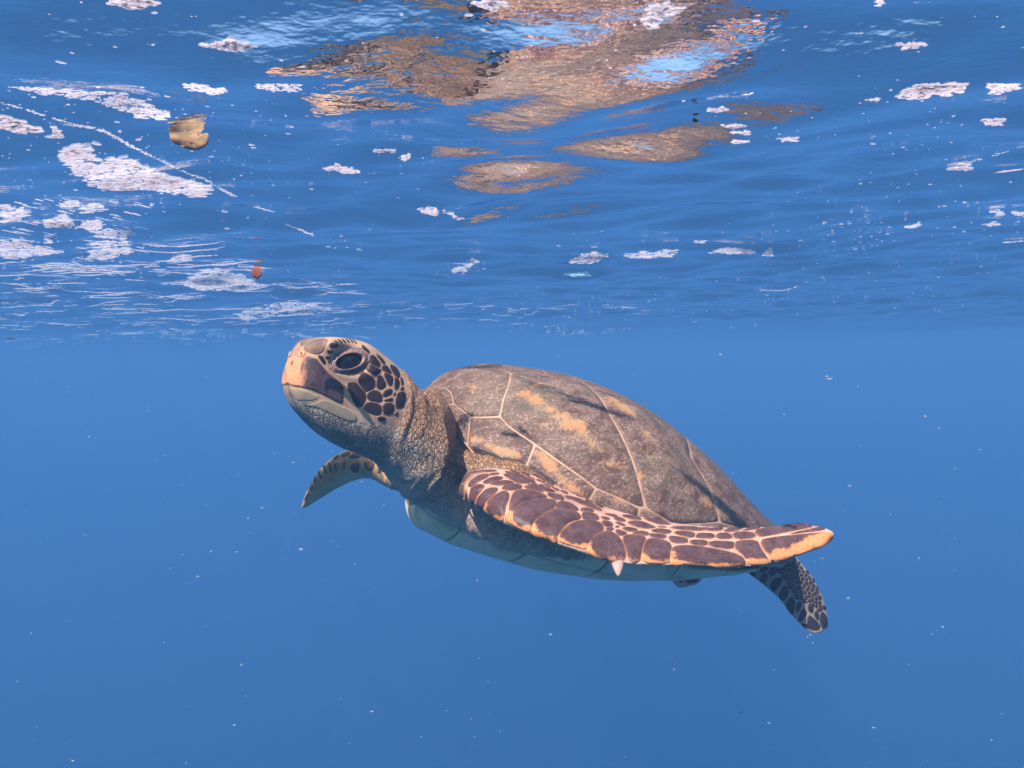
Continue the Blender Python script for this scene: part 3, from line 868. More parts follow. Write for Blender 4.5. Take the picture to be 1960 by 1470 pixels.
small = [FA(p) for p in (
 [(110,320),(160,230),(250,190),(200,270),(150,320)], [(200,380),(240,300),(350,230),(480,205),(500,240),(380,300),(300,360),(250,390)],
 [(500,200),(640,188),(632,215),(510,232)], [(400,330),(500,270),(620,240),(720,270),(560,320),(470,355)],
 [(505,365),(600,322),(740,297),(860,330),(800,345),(680,370)], [(680,400),(800,352),(930,358),(962,385),(960,415),(850,440),(700,440)],
 [(1010,378),(1150,385),(1270,450),(1285,475),(1130,430),(1010,412)], [(1480,625),(1540,605),(1640,620),(1770,690),(1780,745),(1600,712),(1430,700)],
 [(1310,480),(1500,500),(1590,560),(1500,580),(1400,560)], [(180,210),(300,162),(560,150),(640,168),(400,180),(250,208)],
 [(690,212),(800,215),(950,280),(1080,340),(960,340),(880,330),(770,270)], [(700,185),(900,200),(1200,340),(1080,335),(930,262)],
 [(1000,350),(1240,372),(1500,470),(1300,460),(1150,385)])]
small += [FB(p) for p in (
 [(260,400),(300,385),(440,400),(510,480),(400,495),(260,488)], [(240,330),(290,320),(370,330),(440,380),(240,375)], [(540,510),(650,515),(710,570),(640,598),(590,590),(550,550)],
 [(600,612),(700,602),(702,630),(660,650),(602,645)], [(520,440),(620,455),(660,490),(560,490)], [(560,400),(700,410),(790,450),(720,455),(620,430)],
 [(700,460),(800,460),(890,500),(850,520),(760,510)], [(720,530),(790,530),(900,572),(820,580)], [(730,588),(770,582),(790,598),(750,602)],
 [(740,640),(800,640),(920,690),(820,722),(760,702)], [(815,615),(930,600),(1090,640),(930,665)], [(960,690),(1100,652),(1230,680),(1190,725),(1050,705)],
 [(910,540),(960,510),(1120,520),(1280,580),(1320,605),(1200,620),(1050,600)], [(820,430),(900,420),(1050,440),(1130,490),(1000,490),(900,468)],
 [(1120,425),(1250,440),(1450,520),(1550,560),(1350,560),(1180,500)], [(1260,640),(1380,620),(1560,650),(1500,690),(1400,692),(1270,668)],
 [(1220,705),(1260,690),(1490,712),(1420,770),(1280,755)], [(1500,742),(1560,725),(1750,755),(1775,780),(1765,828),(1560,830)],
 [(1575,690),(1640,650),(1880,670),(1868,748),(1760,738)], [(1490,602),(1700,588),(1940,592),(1900,648),(1700,640)], [(1320,592),(1490,592),(1450,605),(1360,602)],
 [(10,185),(20,135),(200,180),(300,225),(120,195)], [(70,185),(250,200),(380,270),(520,330),(550,365),(420,340),(350,310),(200,250)], [(-160,150),(-40,150),(0,215),(-90,200)])]
small += [FC(p) for p in (
 [(75,440),(110,395),(300,400),(310,465),(90,460)], [(340,400),(500,395),(540,470),(330,470)], [(525,385),(770,378),(840,450),(580,483)],
 [(10,480),(220,485),(210,560),(10,540)], [(250,492),(540,502),(550,530),(530,602),(240,566)], [(0,332),(290,327),(160,368),(-20,366)],
 [(180,368),(290,332),(430,325),(380,372)], [(405,375),(520,332),(690,325),(600,362),(520,383)], [(640,370),(760,332),(910,320),(820,353),(700,364)])]
for p in small: plate(p, M_FLIP, h=.0010, bevel=1.3, grow=1.9, zone=lambda x, y, c, p: -.1)
cells([(975,902), (1045,915), (1105,944), (1160,966), (1140,968), (1080,948), (1020,926), (970,912)], [FA(p) for p in ([(1000,350),(1240,372),(1500,470),(1300,460),(1150,385)],)], 3.6, 3.2, R(20), .1, M_FLIP, lim=30)
# claw on the leading edge
gC = Nodes('claw_horn'); M_CLAW = gC.surf(gC.mix(gC.ramp(gC.noise(gC.pos(), 120, 3), .3, .7), (.46, .31, .25), (.60, .40, .33)), .4)
ca, cb = P(1180, 1068, .905), P(1190, 1101, .895)
rings = []
ax = unit(cb - ca); sd = unit(np.cross(ax, P(980, 735, 1) - CO)); fw = np.cross(ax, sd)
for t, r in ((0, .0080), (.25, .0074), (.5, .0062), (.75, .0042), (.92, .0022), (1, .0007)):
    rings.append(superellipse(ca + (cb - ca) * t + sd * (-.004 * t * t), sd * r, fw * r * .55, 16, 2))
o = part('claw', *loft(rings), M_CLAW); o.parent = body

# ------------------------------------------------------------------ far flipper and rear flippers
FF_ = lambda pts: zm(pts, 540, 830, 5.444)
for p in ([(370,380),(385,368),(398,430),(430,468),(382,460)], [(420,332),(447,320),(455,380),(482,422),(435,402)], [(470,302),(503,288),(510,360),(528,412),(492,392)],
          [(532,312),(562,300),(565,360),(582,390),(548,372)], [(620,292),(652,278),(655,370),(630,372)], [(715,312),(780,293),(808,320),(803,390),(750,412),(705,362)],
          [(848,290),(900,268),(962,290),(942,372),(890,392),(858,342)], [(685,252),(738,190),(800,180),(835,210),(822,240),(740,252)], [(608,222),(680,172),(735,172),(680,232),(620,242)],
          [(988,372),(1018,360),(1032,400),(1000,412)], [(328,482),(350,430),(352,500),(336,522)], [(525,258),(585,215),(600,232),(560,268)], [(228,692),(258,625),(282,602),(252,682)], [(285,590),(310,530),(325,545),(300,600)]):
    plate(FF_(p), M_FAR, h=.0010, bevel=1.2, grow=.9, zone=lambda x, y, c, p: -.2)
RZ = lambda pts: zm(pts, 1400, 1050, 8.909)
rear_big = [[(310,380),(400,380),(420,450),(370,470),(320,430)], [(370,300),(480,290),(440,330),(380,330)], [(470,370),(520,310),(620,280),(640,310),(590,370),(500,410)],
 [(480,510),(560,420),(600,430),(610,520),(570,580),(500,560)], [(640,360),(700,325),(760,380),(740,440),(660,470)], [(660,640),(700,560),(770,500),(860,510),(850,590),(770,680),(730,740),(680,690)],
 [(810,790),(850,700),(920,630),(965,660),(970,760),(930,840),(880,900),(830,850)], [(930,1000),(960,880),(1020,810),(1070,870),(1080,950),(1060,1130),(1000,1110),(940,1050)],
 [(1100,1000),(1120,920),(1170,890),(1200,940),(1160,1040),(1110,1100)], [(1140,1200),(1180,1080),(1230,1010),(1280,1080),(1260,1150),(1180,1260)],
 [(1290,1300),(1300,1130),(1370,1160),(1510,1300),(1490,1390),(1400,1390),(1320,1350),(1210,1330),(1200,1270)], [(1510,1080),(1580,1090),(1630,1200),(1640,1350),(1570,1370),(1530,1330),(1500,1240)],
 [(1400,1120),(1440,1040),(1480,1080),(1490,1180),(1470,1240)], [(1310,940),(1340,920),(1400,1000),(1380,1110),(1300,1040)]]
for p in rear_big: plate(RZ(p), M_REAR, h=.0012, bevel=1.2, grow=1.2)
cells(RZ([(640,250),(1100,150),(1330,330),(1480,560),(1560,760),(1600,1000),(1500,1060),(1300,900),(1180,860),(1080,800),(960,560),(860,470),(760,340)]),
      [RZ(p) for p in rear_big], 4.6, 1.6, R(52), .1, M_REAR)
for p in ([(1294,1104),(1304,1100),(1310,1108),(1306,1116),(1297,1113)], [(1312,1101),(1334,1096),(1342,1102),(1336,1113),(1318,1118),(1311,1111)], [(1334,1094),(1348,1093),(1344,1100),(1338,1100)]):
    plate(p, M_REAR, h=.0012, bevel=1.2)


# ------------------------------------------------------------------ the shell: horny shields laid edge to edge, seams left open between them
_t = np.linspace(.01, 3.13, 420); _a = np.linspace(-1.57, 1.57, 361)
_T, _A = np.meshgrid(_t, _a, indexing='ij'); _V = shell_pt(_T, _A)
_n = np.cross(np.gradient(_V, axis=0), np.gradient(_V, axis=1)); _n *= np.sign((_n * (_V - (BC - .1 * BU))).sum(-1, keepdims=True))
_face = (_n * (CO - _V)).sum(-1) > 0
_c = (_V - CO) @ CR; _d = -_c[..., 2]; _X = 980 + F_PX * _c[..., 0] / _d; _Y = 735 - F_PX * _c[..., 1] / _d
def par(x, y):
    d = np.where(_face, (_X - x) ** 2 + (_Y - y) ** 2, 1e9); i = np.unravel_index(d.argmin(), d.shape)
    return (float(_T[i]), float(_A[i]))
J = {k: par(*v) for k, v in dict(n1=(820, 744), n2=(838, 742), a1=(868, 773), r1=(836, 784), a2=(899, 797), r2=(888, 857), a3=(957, 797), a4=(1025, 851), r4=(1003, 888),
     a5=(1141, 936), r5=(1124, 950), a6=(1225, 973), k1=(978, 721), k1b=(963, 765), k2=(1110, 735), k2b=(1170, 800), k2c=(1210, 880), k2d=(1237, 972),
     k3=(1298, 833), k3b=(1321, 876), k3c=(1359, 937), k3d=(1377, 983), e2=(1290, 1003)).items()}
print({k: (round(v[0], 2), round(v[1], 2)) for k, v in J.items()})
RIM = 1.565
def smx(p): return (p[0], p[1])
J['k1'] = (.70, .46); J['k2'] = (1.08, .38); J['k3'] = (1.60, .38)
seam = [(1.30, J['a6'][1]), J['k2d'], J['e2'], (1.66, 1.30), (1.95, 1.24), (2.25, 1.16), (2.52, 1.04), (2.78, .88), (2.98, .55)]
V_SIDE = [.52, .92, 1.33, 1.85]
shields = []
shields.append(('vertebral', [(.115, -.42), (.19, -.45), (.35, -.33), (.52, -.30), (.52, .30), (.35, .33), (.19, .45), (.115, .42)], 0))
shields.append(('vertebral', [(.52, -.30), (.70, -.46), (.92, -.30), (.92, .30), (.70, .46), (.52, .30)], 0))
shields.append(('vertebral', [(.92, -.30), (1.08, -.38), (1.33, -.28), (1.33, .28), (1.08, .38), (.92, .30)], 0))
shields.append(('vertebral', [(1.33, -.28), (1.60, -.38), (1.85, -.28), (1.85, .28), (1.60, .38), (1.33, .28)], 0))
shields.append(('vertebral', [(1.85, -.28), (2.2, -.42), (2.70, -.85), (2.93, -.45), (2.93, .45), (2.70, .85), (2.2, .42), (1.85, .28)], 0))
shields.append(('costal', [(.19, .45), (.35, .33), (.52, .30), J['k1'], J['k1b'], J['a3'], J['a2'], J['a1']], 1))
shields.append(('costal', [J['k1'], (.92, .30), J['k2'], J['k2b'], J['k2c'], J['k2d'], seam[0], J['a5'], J['a4'], J['a3'], J['k1b']], 1))
shields.append(('costal', [J['k2'], (1.33, .28), J['k3'], J['k3b'], J['k3c'], (1.66, 1.30), J['e2'], J['k2d'], J['k2c'], J['k2b']], 1))
shields.append(('costal', [J['k3'], (1.85, .28), (2.2, .42), (2.70, .85), (2.52, 1.04), (2.25, 1.16), (1.95, 1.24), (1.66, 1.30), J['k3c'], J['k3b']], 1))
shields.append(('nuchal', [(.035, -1.2), (.115, -.42), (.115, .42), (.035, 1.2)], 0))
shields.append(('marginal', [(.035, 1.2), (.115, .42), (.19, .45), J['a1'], (J['r1'][0], RIM), (.06, RIM)], 1))
shields.append(('marginal', [(J['r1'][0], RIM), J['a1'], J['a2'], (J['r2'][0], RIM)], 1))
shields.append(('marginal', [(J['r2'][0], RIM), J['a2'], J['a3'], J['a4'], (J['r4'][0], RIM)], 1))
shields.append(('marginal', [(J['r4'][0], RIM), J['a4'], J['a5'], (J['r5'][0], RIM)], 1))
shields.append(('marginal', [(J['r5'][0], RIM), J['a5'], seam[0], (1.31, RIM)], 1))
shields.append(('marginal', [(1.31, RIM), seam[0], J['k2d'], J['e2'], (1.56, (J['e2'][1] + 1.3) / 2), (1.56, RIM)], 1))
shields.append(('marginal', [(1.56, RIM), (1.56, (J['e2'][1] + 1.3) / 2), (1.66, 1.30), (1.84, 1.265), (1.84, RIM)], 1))
shields.append(('marginal', [(1.84, RIM), (1.84, 1.265), (1.95, 1.24), (2.12, 1.2), (2.12, RIM)], 1))
shields.append(('marginal', [(2.12, RIM), (2.12, 1.2), (2.25, 1.16), (2.4, 1.1), (2.4, RIM)], 1))
shields.append(('marginal', [(2.4, RIM), (2.4, 1.1), (2.52, 1.04), (2.68, .945), (2.68, RIM)], 1))
shields.append(('marginal', [(2.68, RIM), (2.68, .945), (2.70, .87), (2.93, .45), (2.93, .02), (3.08, .02), (3.0, RIM)], 1))

def par_m(p): return np.array([p[0] * .26, p[1] * .20])       # roughly metres over the shell
def blobs(lst): return [(np.array([par_m(par(*q)) for q in pts]), rad, amp) for pts, rad, amp in lst]
PALE = blobs([([(1012, 757), (1030, 770), (1052, 785), (1078, 798), (1092, 812)], .016, 1.0), ([(1080, 805), (1110, 820), (1128, 845), (1145, 862)], .011, 1.0), ([(1018, 735), (1050, 742)], .013, .75),
 ([(1010, 832), (1045, 812)], .006, .75), ([(1165, 880), (1185, 890)], .013, .75), ([(905, 742), (903, 752)], .010, .85), ([(1172, 765), (1205, 790)], .013, .8), ([(1215, 800), (1230, 830)], .008, .6),
 ([(905, 842), (945, 855), (985, 868)], .009, 1.2), ([(865, 812), (873, 832)], .010, .9), ([(1030, 870), (1055, 895), (1085, 925), (1110, 945)], .010, 1.05), ([(1150, 945), (1200, 965)], .006, .5),
 ([(1250, 870), (1290, 905), (1320, 940)], .010, .55), ([(1225, 905), (1215, 925)], .006, .7), ([(1350, 960), (1390, 990)], .012, .5), ([(860, 722), (885, 712)], .012, .7), ([(1145, 915), (1150, 890)], .005, .7), ([(1240, 830), (1270, 862)], .007, .6)])
DARK = blobs([([(852, 825), (866, 845), (884, 855)], .007, 1.1), ([(912, 862), (950, 879), (998, 888)], .007, 1.1), ([(1015, 893), (1060, 925)], .005, .8), ([(1100, 870), (1110, 890)], .018, .5), ([(1235, 790), (1265, 830)], .016, .55), ([(1050, 762), (1085, 775)], .012, .4)])  # first stripes paint in the shadow along the lower rim; the rest are darker patches
def field(bl, pm):
    out = np.zeros(len(pm))
    for pts, rad, amp in bl:
        d = np.full(len(pm), 9.)
        for a_, b_ in zip(pts[:-1], pts[1:]):
            ab = b_ - a_; t = np.clip(((pm - a_) @ ab) / (ab @ ab + 1e-12), 0, 1); d = np.minimum(d, np.linalg.norm(pm - a_ - t[:, None] * ab, axis=1))
        out = np.maximum(out, amp * np.exp(-(d / rad) ** 2))
    return out

def shell_material():
    g = Nodes('shell_horn'); v = g.pos()
    pale, dark, e = g.attr('zone'), g.attr('dark'), g.attr('rim')
    sp = g.pos((1, 1, 1), (0, R(24), R(18)))
    st = g.n('Mapping', ins={'Vector': sp, 'Scale': (.45, 1, 1.3)}).outputs[0]
    n0 = g.noise(v, 9, 4, .6); n1 = g.noise(st, 46, 6, .7, .4); n2 = g.noise(v, 230, 5, .72); n3 = g.noise(st, 400, 3, .7); n4 = g.noise(st, 20, 5, .65, .8)
    c = g.mix(g.ramp(n1, .36, .66), (.095, .048, .034), (.200, .112, .078))
    c = g.mix(g.math('MULTIPLY', g.ramp(n0, .4, .65), .5), c, (.17, .135, .085))
    # silt and fine growth: pale grains, denser in drifts
    grains = g.math('MULTIPLY', g.ramp(n3, .48, .64), g.ramp(g.math('ADD', g.math('MULTIPLY', n2, .6), g.math('MULTIPLY', n1, .55)), .47, .68))
    c = g.mix(g.math('MULTIPLY', grains, .92), c, (.46, .32, .26))
    c = g.mix(g.math('MULTIPLY', g.ramp(n2, .52, .75), .30), c, (.33, .22, .18))
    z = g.math('ADD', pale, g.math('ADD', g.math('MULTIPLY', g.math('SUBTRACT', n4, .5), 3.4), g.math('MULTIPLY', g.math('SUBTRACT', n2, .5), 1.3)))
    c = g.mix(g.math('MULTIPLY', g.ramp(z, .42, 1.05), .8), c, g.mix(g.ramp(n1, .35, .65), (.52, .23, .085), (.48, .31, .16)))
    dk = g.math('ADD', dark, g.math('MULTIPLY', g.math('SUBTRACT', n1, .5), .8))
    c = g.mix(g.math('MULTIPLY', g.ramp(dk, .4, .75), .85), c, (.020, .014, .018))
    c = g.mix(g.math('MULTIPLY', g.ramp(e, .8, .0), .30), c, (.40, .24, .16))
    h = g.math('ADD', g.math('MULTIPLY', n3, .4), g.math('ADD', g.math('MULTIPLY', n2, .7), g.math('MULTIPLY', n1, .8)))
    return g.surf(c, g.ramp(n1, .3, .7, .45, .65), g.bump(h, .7, .0016), .2)
M_SHELL = shell_material()
gs = Nodes('shell_seam'); M_SEAM = gs.surf(gs.mix(gs.ramp(gs.noise(gs.pos(), 60, 4), .35, .65), (.40, .23, .14), (.54, .33, .22)), .5)
carapace.data.materials.clear(); carapace.data.materials.append(M_SEAM)

from mathutils.geometry import delaunay_2d_cdt
def shield(poly, gap=.0010, h=.0009, step=.0065, m=None, fn=None, fields=True, tom=(.26, .20), name='scute', parent=None, mirror=False, cd=(0, 0), pole=None):
    p = np.array(poly, float) * tom
    if area(p) < 0: p = p[::-1]
    p = resamp_poly(p, max(12, int(np.linalg.norm(np.diff(np.vstack([p, p[:1]]), axis=0), axis=1).sum() / (step * .55))))
    q = p.copy()
    for _ in range(2): q = .5 * q + .25 * np.roll(q, 1, 0) + .25 * np.roll(q, -1, 0)
    p = q; tng = np.roll(p, -1, 0) - np.roll(p, 1, 0); inn = np.stack([-tng[:, 1], tng[:, 0]], 1); inn /= np.linalg.norm(inn, axis=1, keepdims=True) + 1e-9
    b = p + inn * gap; b2 = p + inn * (gap + .0012); nb = len(b)
    wob = np.array([noise.noise(Vector((x * 60, y * 60, 3.3))) for x, y in b]) * .0006; b += inn * wob[:, None]
    g = []
    for yy in np.arange(b[:, 1].min(), b[:, 1].max(), step):
        for xx in np.arange(b[:, 0].min(), b[:, 0].max(), step):
            w = np.array([xx, yy]) + rng.uniform(-.001, .001, 2)
            if inside_poly(w, b2) and ((b2 - w) ** 2).sum(1).min() > (step * .55) ** 2: g.append(w)
    pts = np.vstack([b, b2] + ([np.array(g)] if g else []))
    vs, _, fs, ov, _, _ = delaunay_2d_cdt([Vector(w) for w in pts], [(i, (i + 1) % nb) for i in range(nb)] + [(nb + i, nb + (i + 1) % nb) for i in range(nb)], [], 1, 1e-6)
    vs = np.array([tuple(w) for w in vs]); d = np.sqrt(((vs[:, None] - b[None]) ** 2).sum(-1).min(1)); rim = np.clip(d / .0035, 0, 1)
    lift = np.where(d < .0003, -.0012, h * (.55 + .45 * np.clip(d / .004, 0, 1)) + .0010 * np.clip(d / .03, 0, 1))
    t, a = vs[:, 0] / tom[0], vs[:, 1] / tom[1]
    for mi in ((1, -1) if mirror else (1,)):
        V = (fn or shell_pt)(t, a * mi, lift)
        F = [f if mi > 0 else tuple(reversed(f)) for f in map(tuple, fs)]
        a0, a1, a2 = (V[F[len(F) // 2][i]] for i in range(3))
        nn = np.cross(a1 - a0, a2 - a0)
        if np.dot(nn, a0 - (BC - .10 * BU)) < 0: F = [tuple(reversed(f)) for f in F]
        o = part(name, V, F, m or M_SHELL); o.parent = parent or carapace
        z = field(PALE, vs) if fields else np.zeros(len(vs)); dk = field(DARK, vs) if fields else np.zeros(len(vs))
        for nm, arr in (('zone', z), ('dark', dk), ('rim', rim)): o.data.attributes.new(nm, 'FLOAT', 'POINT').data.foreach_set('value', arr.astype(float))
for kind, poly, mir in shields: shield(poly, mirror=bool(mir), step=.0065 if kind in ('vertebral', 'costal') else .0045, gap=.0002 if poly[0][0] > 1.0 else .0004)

# plastron shields
def plas_pt(u, a, lift=0.0):
    p = plastron_pt(u, a); e = 2e-3
    d1 = plastron_pt(np.clip(u + e, .052, .93), a) - plastron_pt(np.clip(u - e, .052, .93), a); d2 = plastron_pt(u, np.clip(a + e, -1.57, 1.57)) - plastron_pt(u, np.clip(a - e, -1.57, 1.57))
    nn = np.cross(d1, d2); nn /= np.linalg.norm(nn, axis=-1, keepdims=True) + 1e-12
    s = np.sign((nn * (p - (BC - .03 * BU))).sum(-1, keepdims=True)); s[s == 0] = 1
    return p + nn * s * np.asarray(lift)[..., None]
gp = Nodes('plastron_horn'); vp = gp.pos(); p1 = gp.noise(vp, 28, 5, .65, .5); p2 = gp.noise(vp, 260, 4, .7)
cp = gp.mix(gp.ramp(p1, .35, .7), (.78, .68, .38), (.90, .66, .46)); cp = gp.mix(gp.math('MULTIPLY', gp.ramp(gp.noise(vp, 14, 4, .6, 1.), .5, .7), .65), cp, (.24, .26, .11))
cp = gp.mix(gp.math('MULTIPLY', gp.ramp(p2, .5, .75), .3), cp, (.22, .17, .10))
M_PLAS = gp.surf(cp, .5, gp.bump(gp.math('ADD', p1, gp.math('MULTIPLY', p2, .4)), .4, .0012), .35)
gq = Nodes('plastron_seam'); M_PSEAM = gq.surf((.32, .25, .15), .6)
plastron.data.materials.clear(); plastron.data.materials.append(M_PSEAM)
cuts = [.056, .145, .27, .41, .56, .71, .90]
for i in range(6):
    u0, u1 = cuts[i], cuts[i + 1]
    shield([(u0, .02), (u1, .02), (u1, 1.10), (u0, 1.10)], gap=.0006, h=.0007, step=.009, m=M_PLAS, fn=plas_pt, fields=False, tom=(.70, .16), parent=plastron, mirror=True)
    shield([(u0, 1.10), (u1, 1.10), (u1, 1.53), (u0, 1.53)], gap=.0006, h=.0007, step=.009, m=M_PLAS, fn=plas_pt, fields=False, tom=(.70, .16), parent=plastron, mirror=True)
tag(turtle, 'green sea turtle swimming left with its head raised just under the water surface', 'sea turtle')


# ------------------------------------------------------------------ foam, bubbles, flecks for glints and drifting scraps
gf_ = Nodes('foam'); vf_ = gf_.pos()
fd = gf_.n('BsdfDiffuse', ins={'Color': (.96, .92, .92, 1)}); ft = gf_.n('BsdfTranslucent', ins={'Color': (1, .93, .92, 1)})
fm = gf_.n('MixShader', ins={0: .8, 1: fd.outputs[0], 2: ft.outputs[0]}); ftr = gf_.n('BsdfTransparent'); fm2 = gf_.n('MixShader', ins={0: .60, 1: fm.outputs[0], 2: ftr.outputs[0]}); gf_.t.links.new(fm2.outputs[0], gf_.out.inputs[0])
M_FOAM = gf_.m
ICO_V, ICO_F = None, None
def ico():
    t = (1 + 5 ** .5) / 2
    v = np.array([(-1, t, 0), (1, t, 0), (-1, -t, 0), (1, -t, 0), (0, -1, t), (0, 1, t), (0, -1, -t), (0, 1, -t), (t, 0, -1), (t, 0, 1), (-t, 0, -1), (-t, 0, 1)], float)
    f = [(0,11,5),(0,5,1),(0,1,7),(0,7,10),(0,10,11),(1,5,9),(5,11,4),(11,10,2),(10,7,6),(7,1,8),(3,9,4),(3,4,2),(3,2,6),(3,6,8),(3,8,9),(4,9,5),(2,4,11),(6,2,10),(8,6,7),(9,8,1)]
    v /= np.linalg.norm(v[0]); v = [x for x in v]; out = []; cache = {}
    def mid(a, b):
        k = (min(a, b), max(a, b))
        if k not in cache: m_ = v[a] + v[b]; v.append(m_ / np.linalg.norm(m_)); cache[k] = len(v) - 1
        return cache[k]
    for a, b, c in f:
        ab, bc, ca__ = mid(a, b), mid(b, c), mid(c, a); out += [(a, ab, ca__), (b, bc, ab), (c, ca__, bc), (ab, bc, ca__)]
    return np.array(v), np.array(out)
ICO_V, ICO_F = ico()
def blob_mesh(name, pts, radii, m, flat=.55, label=None, drop=.0):
    """many little lumps joined: centres, radii (m)"""
    pts = np.array(pts); radii = np.array(radii); n = len(pts)
    st = np.stack([rng.uniform(.9, 2.2, n), rng.uniform(.7, 1.2, n)], 1); ang = rng.normal(0, .5, n)
    L = ICO_V[None] * radii[:, None, None]
    x = L[..., 0] * st[:, :1]; y = L[..., 1] * st[:, 1:]; z = L[..., 2] * flat
    X = x * np.cos(ang)[:, None] - y * np.sin(ang)[:, None]; Y = x * np.sin(ang)[:, None] + y * np.cos(ang)[:, None]
    V = np.stack([X, Y, z], -1) + pts[:, None]
    F = ICO_F[None] + (np.arange(n) * len(ICO_V))[:, None, None]
    o = fast_mesh(name, V.reshape(-1, 3), F.reshape(-1, 3)); o.data.materials.append(m)
    return o
fp, fr_ = [], []                       # foam lumps near the glass of the surface
def add_lump(x, y, px_r, dz=-.35): fp.append((x, y)); fr_.append(px_r)
def fill(poly, dens, r0, r1, holes=.0, fade=0.0):
    b = np.array(poly, float); A_ = abs(area(b)); n = int(A_ * dens * 1.2)
    x0, y0 = b.min(0); x1, y1 = b.max(0); k = 0; tries = 0
    while k < n and tries < n * 20:
        tries += 1
        x, y = rng.uniform(x0, x1), rng.uniform(y0, y1)
        e = np.array([noise.noise(Vector((x * .05, y * .16, 1.7))), noise.noise(Vector((x * .06, y * .2, 9.1)))]) * 14
        if not inside_poly((x + e[0], y + e[1] * .35), b): continue
        if noise.noise(Vector((x * .10 + y * .05, y * .42, 4.4))) < holes - .35: continue
        add_lump(x, y, rng.uniform(r0, r1) * (1 if rng.random() < .93 else 1.7)); k += 1
def streak(pts, r, dens=1.0, jit=.6, gaps=0.0):
    pts = np.array(pts, float); L = np.linalg.norm(np.diff(pts, axis=0), axis=1); s_ = np.r_[0, np.cumsum(L)]
    n = int(s_[-1] / (r * .9) * dens) + 2; ph = rng.uniform(0, 99)
    for t in np.linspace(0, s_[-1], n):
        if gaps and noise.noise(Vector((t * .035 + ph, ph, 0))) < gaps - .5: continue
        x, y = np.interp(t, s_, pts[:, 0]), np.interp(t, s_, pts[:, 1])
        y += noise.noise(Vector((t * .02, ph, 2))) * 1.6
        add_lump(x + rng.normal(0, jit), y + rng.normal(0, jit * .5), r * rng.uniform(.6, 1.15) * min(1, .45 + 3 * min(t, s_[-1] - t) / s_[-1]))
# the large raft of froth and its neighbours, upper left
fill([(112,288),(150,276),(190,300),(250,305),(300,330),(345,342),(408,356),(410,372),(380,377),(330,370),(270,362),(200,366),(160,345),(125,315)], .085, 1.6, 4.2, .02)
for x, y, r in [(250,310,8),(300,338,9),(315,345,9),(350,350,8),(380,360,9),(400,362,8),(330,358,8),(285,352,7),(235,300,5),(275,318,6),(165,282,9),(150,278,6),(185,275,5)]: add_lump(x, y, r)
fill([(25,166),(150,172),(240,178),(325,218),(318,230),(270,226),(220,205),(150,190),(60,176)], .07, 1.2, 3.4, .06)
streak([(20,166),(140,178),(215,180),(270,200),(322,222)], 2.6, 1.1, 1.0)
fill([(0,220),(40,232),(82,252),(60,256),(0,246)], .16, 1.6, 3.4)
streak([(0,196),(60,214),(150,240),(210,256),(260,285),(340,322),(395,345),(450,378)], 1.7, .9, 1.4, .12)
streak([(90,235),(190,245),(250,280),(330,315)], 1.2, .7, 2.0, .2)
fill([(100,242),(112,245),(122,265),(95,262)], .16, 1.6, 3); fill([(350,160),(430,168),(432,182),(400,180),(360,170)], .13, 1.4, 3.0); fill([(470,160),(575,160),(575,176),(520,174)], .10, 1.4, 2.8)
for p in ([(0,392),(35,398),(55,412),(30,424),(0,425)], [(58,425),(95,418),(120,408),(138,420),(138,436),(80,434)], [(112,388),(150,380),(150,396),(120,398)], [(155,392),(190,388),(208,402),(160,408)],
          [(155,424),(190,420),(202,428),(185,446),(158,436)], [(182,445),(210,436),(252,446),(235,458),(182,456)], [(0,462),(50,466),(122,484),(60,492),(0,496)], [(172,478),(200,466),(246,472),(250,484),(205,498),(170,494)],
          [(20,455),(108,456),(100,462),(30,464)], [(170,464),(250,460),(250,466),(180,470)], [(330,490),(365,486),(360,500),(335,500)]): fill(p, .15, 1.3, 3.0, .05)
fill([(352,548),(370,530),(395,512),(420,515),(470,530),(510,548),(470,556),(380,556)], .22, 1.2, 2.6, -.15)
fill([(445,600),(490,590),(530,582),(565,572),(600,578),(632,592),(590,600),(520,604),(470,612)], .20, 1.0, 2.2, -.12)
for p in ([(1084,502),(1100,494),(1128,483),(1150,488),(1170,494),(1140,500),(1110,504)], [(1190,490),(1230,483),(1285,478),(1296,486),(1270,493),(1225,494)], [(1355,483),(1395,474),(1430,474),(1445,484),(1400,486)],
          [(1720,190),(1730,172),(1760,162),(1855,160),(1840,178),(1790,182),(1745,190)], [(1890,160),(1955,160),(1950,170),(1900,180)], [(1880,232),(1900,228),(1922,225),(1918,240),(1895,240)],
          [(1815,322),(1840,312),(1862,312),(1850,324),(1822,328)], [(1330,462),(1352,454),(1358,460),(1338,466)], [(1455,482),(1480,480),(1485,490),(1462,488)], [(1730,434),(1758,424),(1762,430),(1745,438)], [(1875,430),(1920,424),(1905,434)],
          [(1895,404),(1920,400),(1918,412)], [(1928,408),(1960,404),(1960,414)], [(620,322),(640,314),(688,326),(682,334),(650,330)], [(706,286),(762,286),(760,292),(710,292)], [(766,300),(784,292),(782,306),(770,308)],
          [(790,400),(820,396),(838,402),(835,414),(822,412),(800,404)], [(845,402),(905,425),(890,420),(850,410)], [(1380,240),(1432,238),(1430,246),(1395,246)], [(1390,252),(1440,250),(1438,258)], [(1400,268),(1434,268),(1432,275),(1405,275)],
          [(1355,208),(1392,204),(1388,212),(1362,214)], [(1420,180),(1440,174),(1438,180)], [(1655,192),(1682,188),(1680,194)], [(1485,262),(1528,262),(1525,270),(1490,268)], [(865,525),(880,510),(900,500),(915,492),(905,506),(885,520)]): fill(p, .22, 1.2, 2.6, -.2)
streak([(1905,330),(1960,324)], 2.2, 1.2, .6); streak([(1820,320),(1895,300),(1960,280)], 1.3, .8, 1.6, .3); streak([(1918,464),(1960,462)], 1.8, 1.2, .5); streak([(1445,556),(1500,556),(1530,548)], 1.1, 1.2, .5)
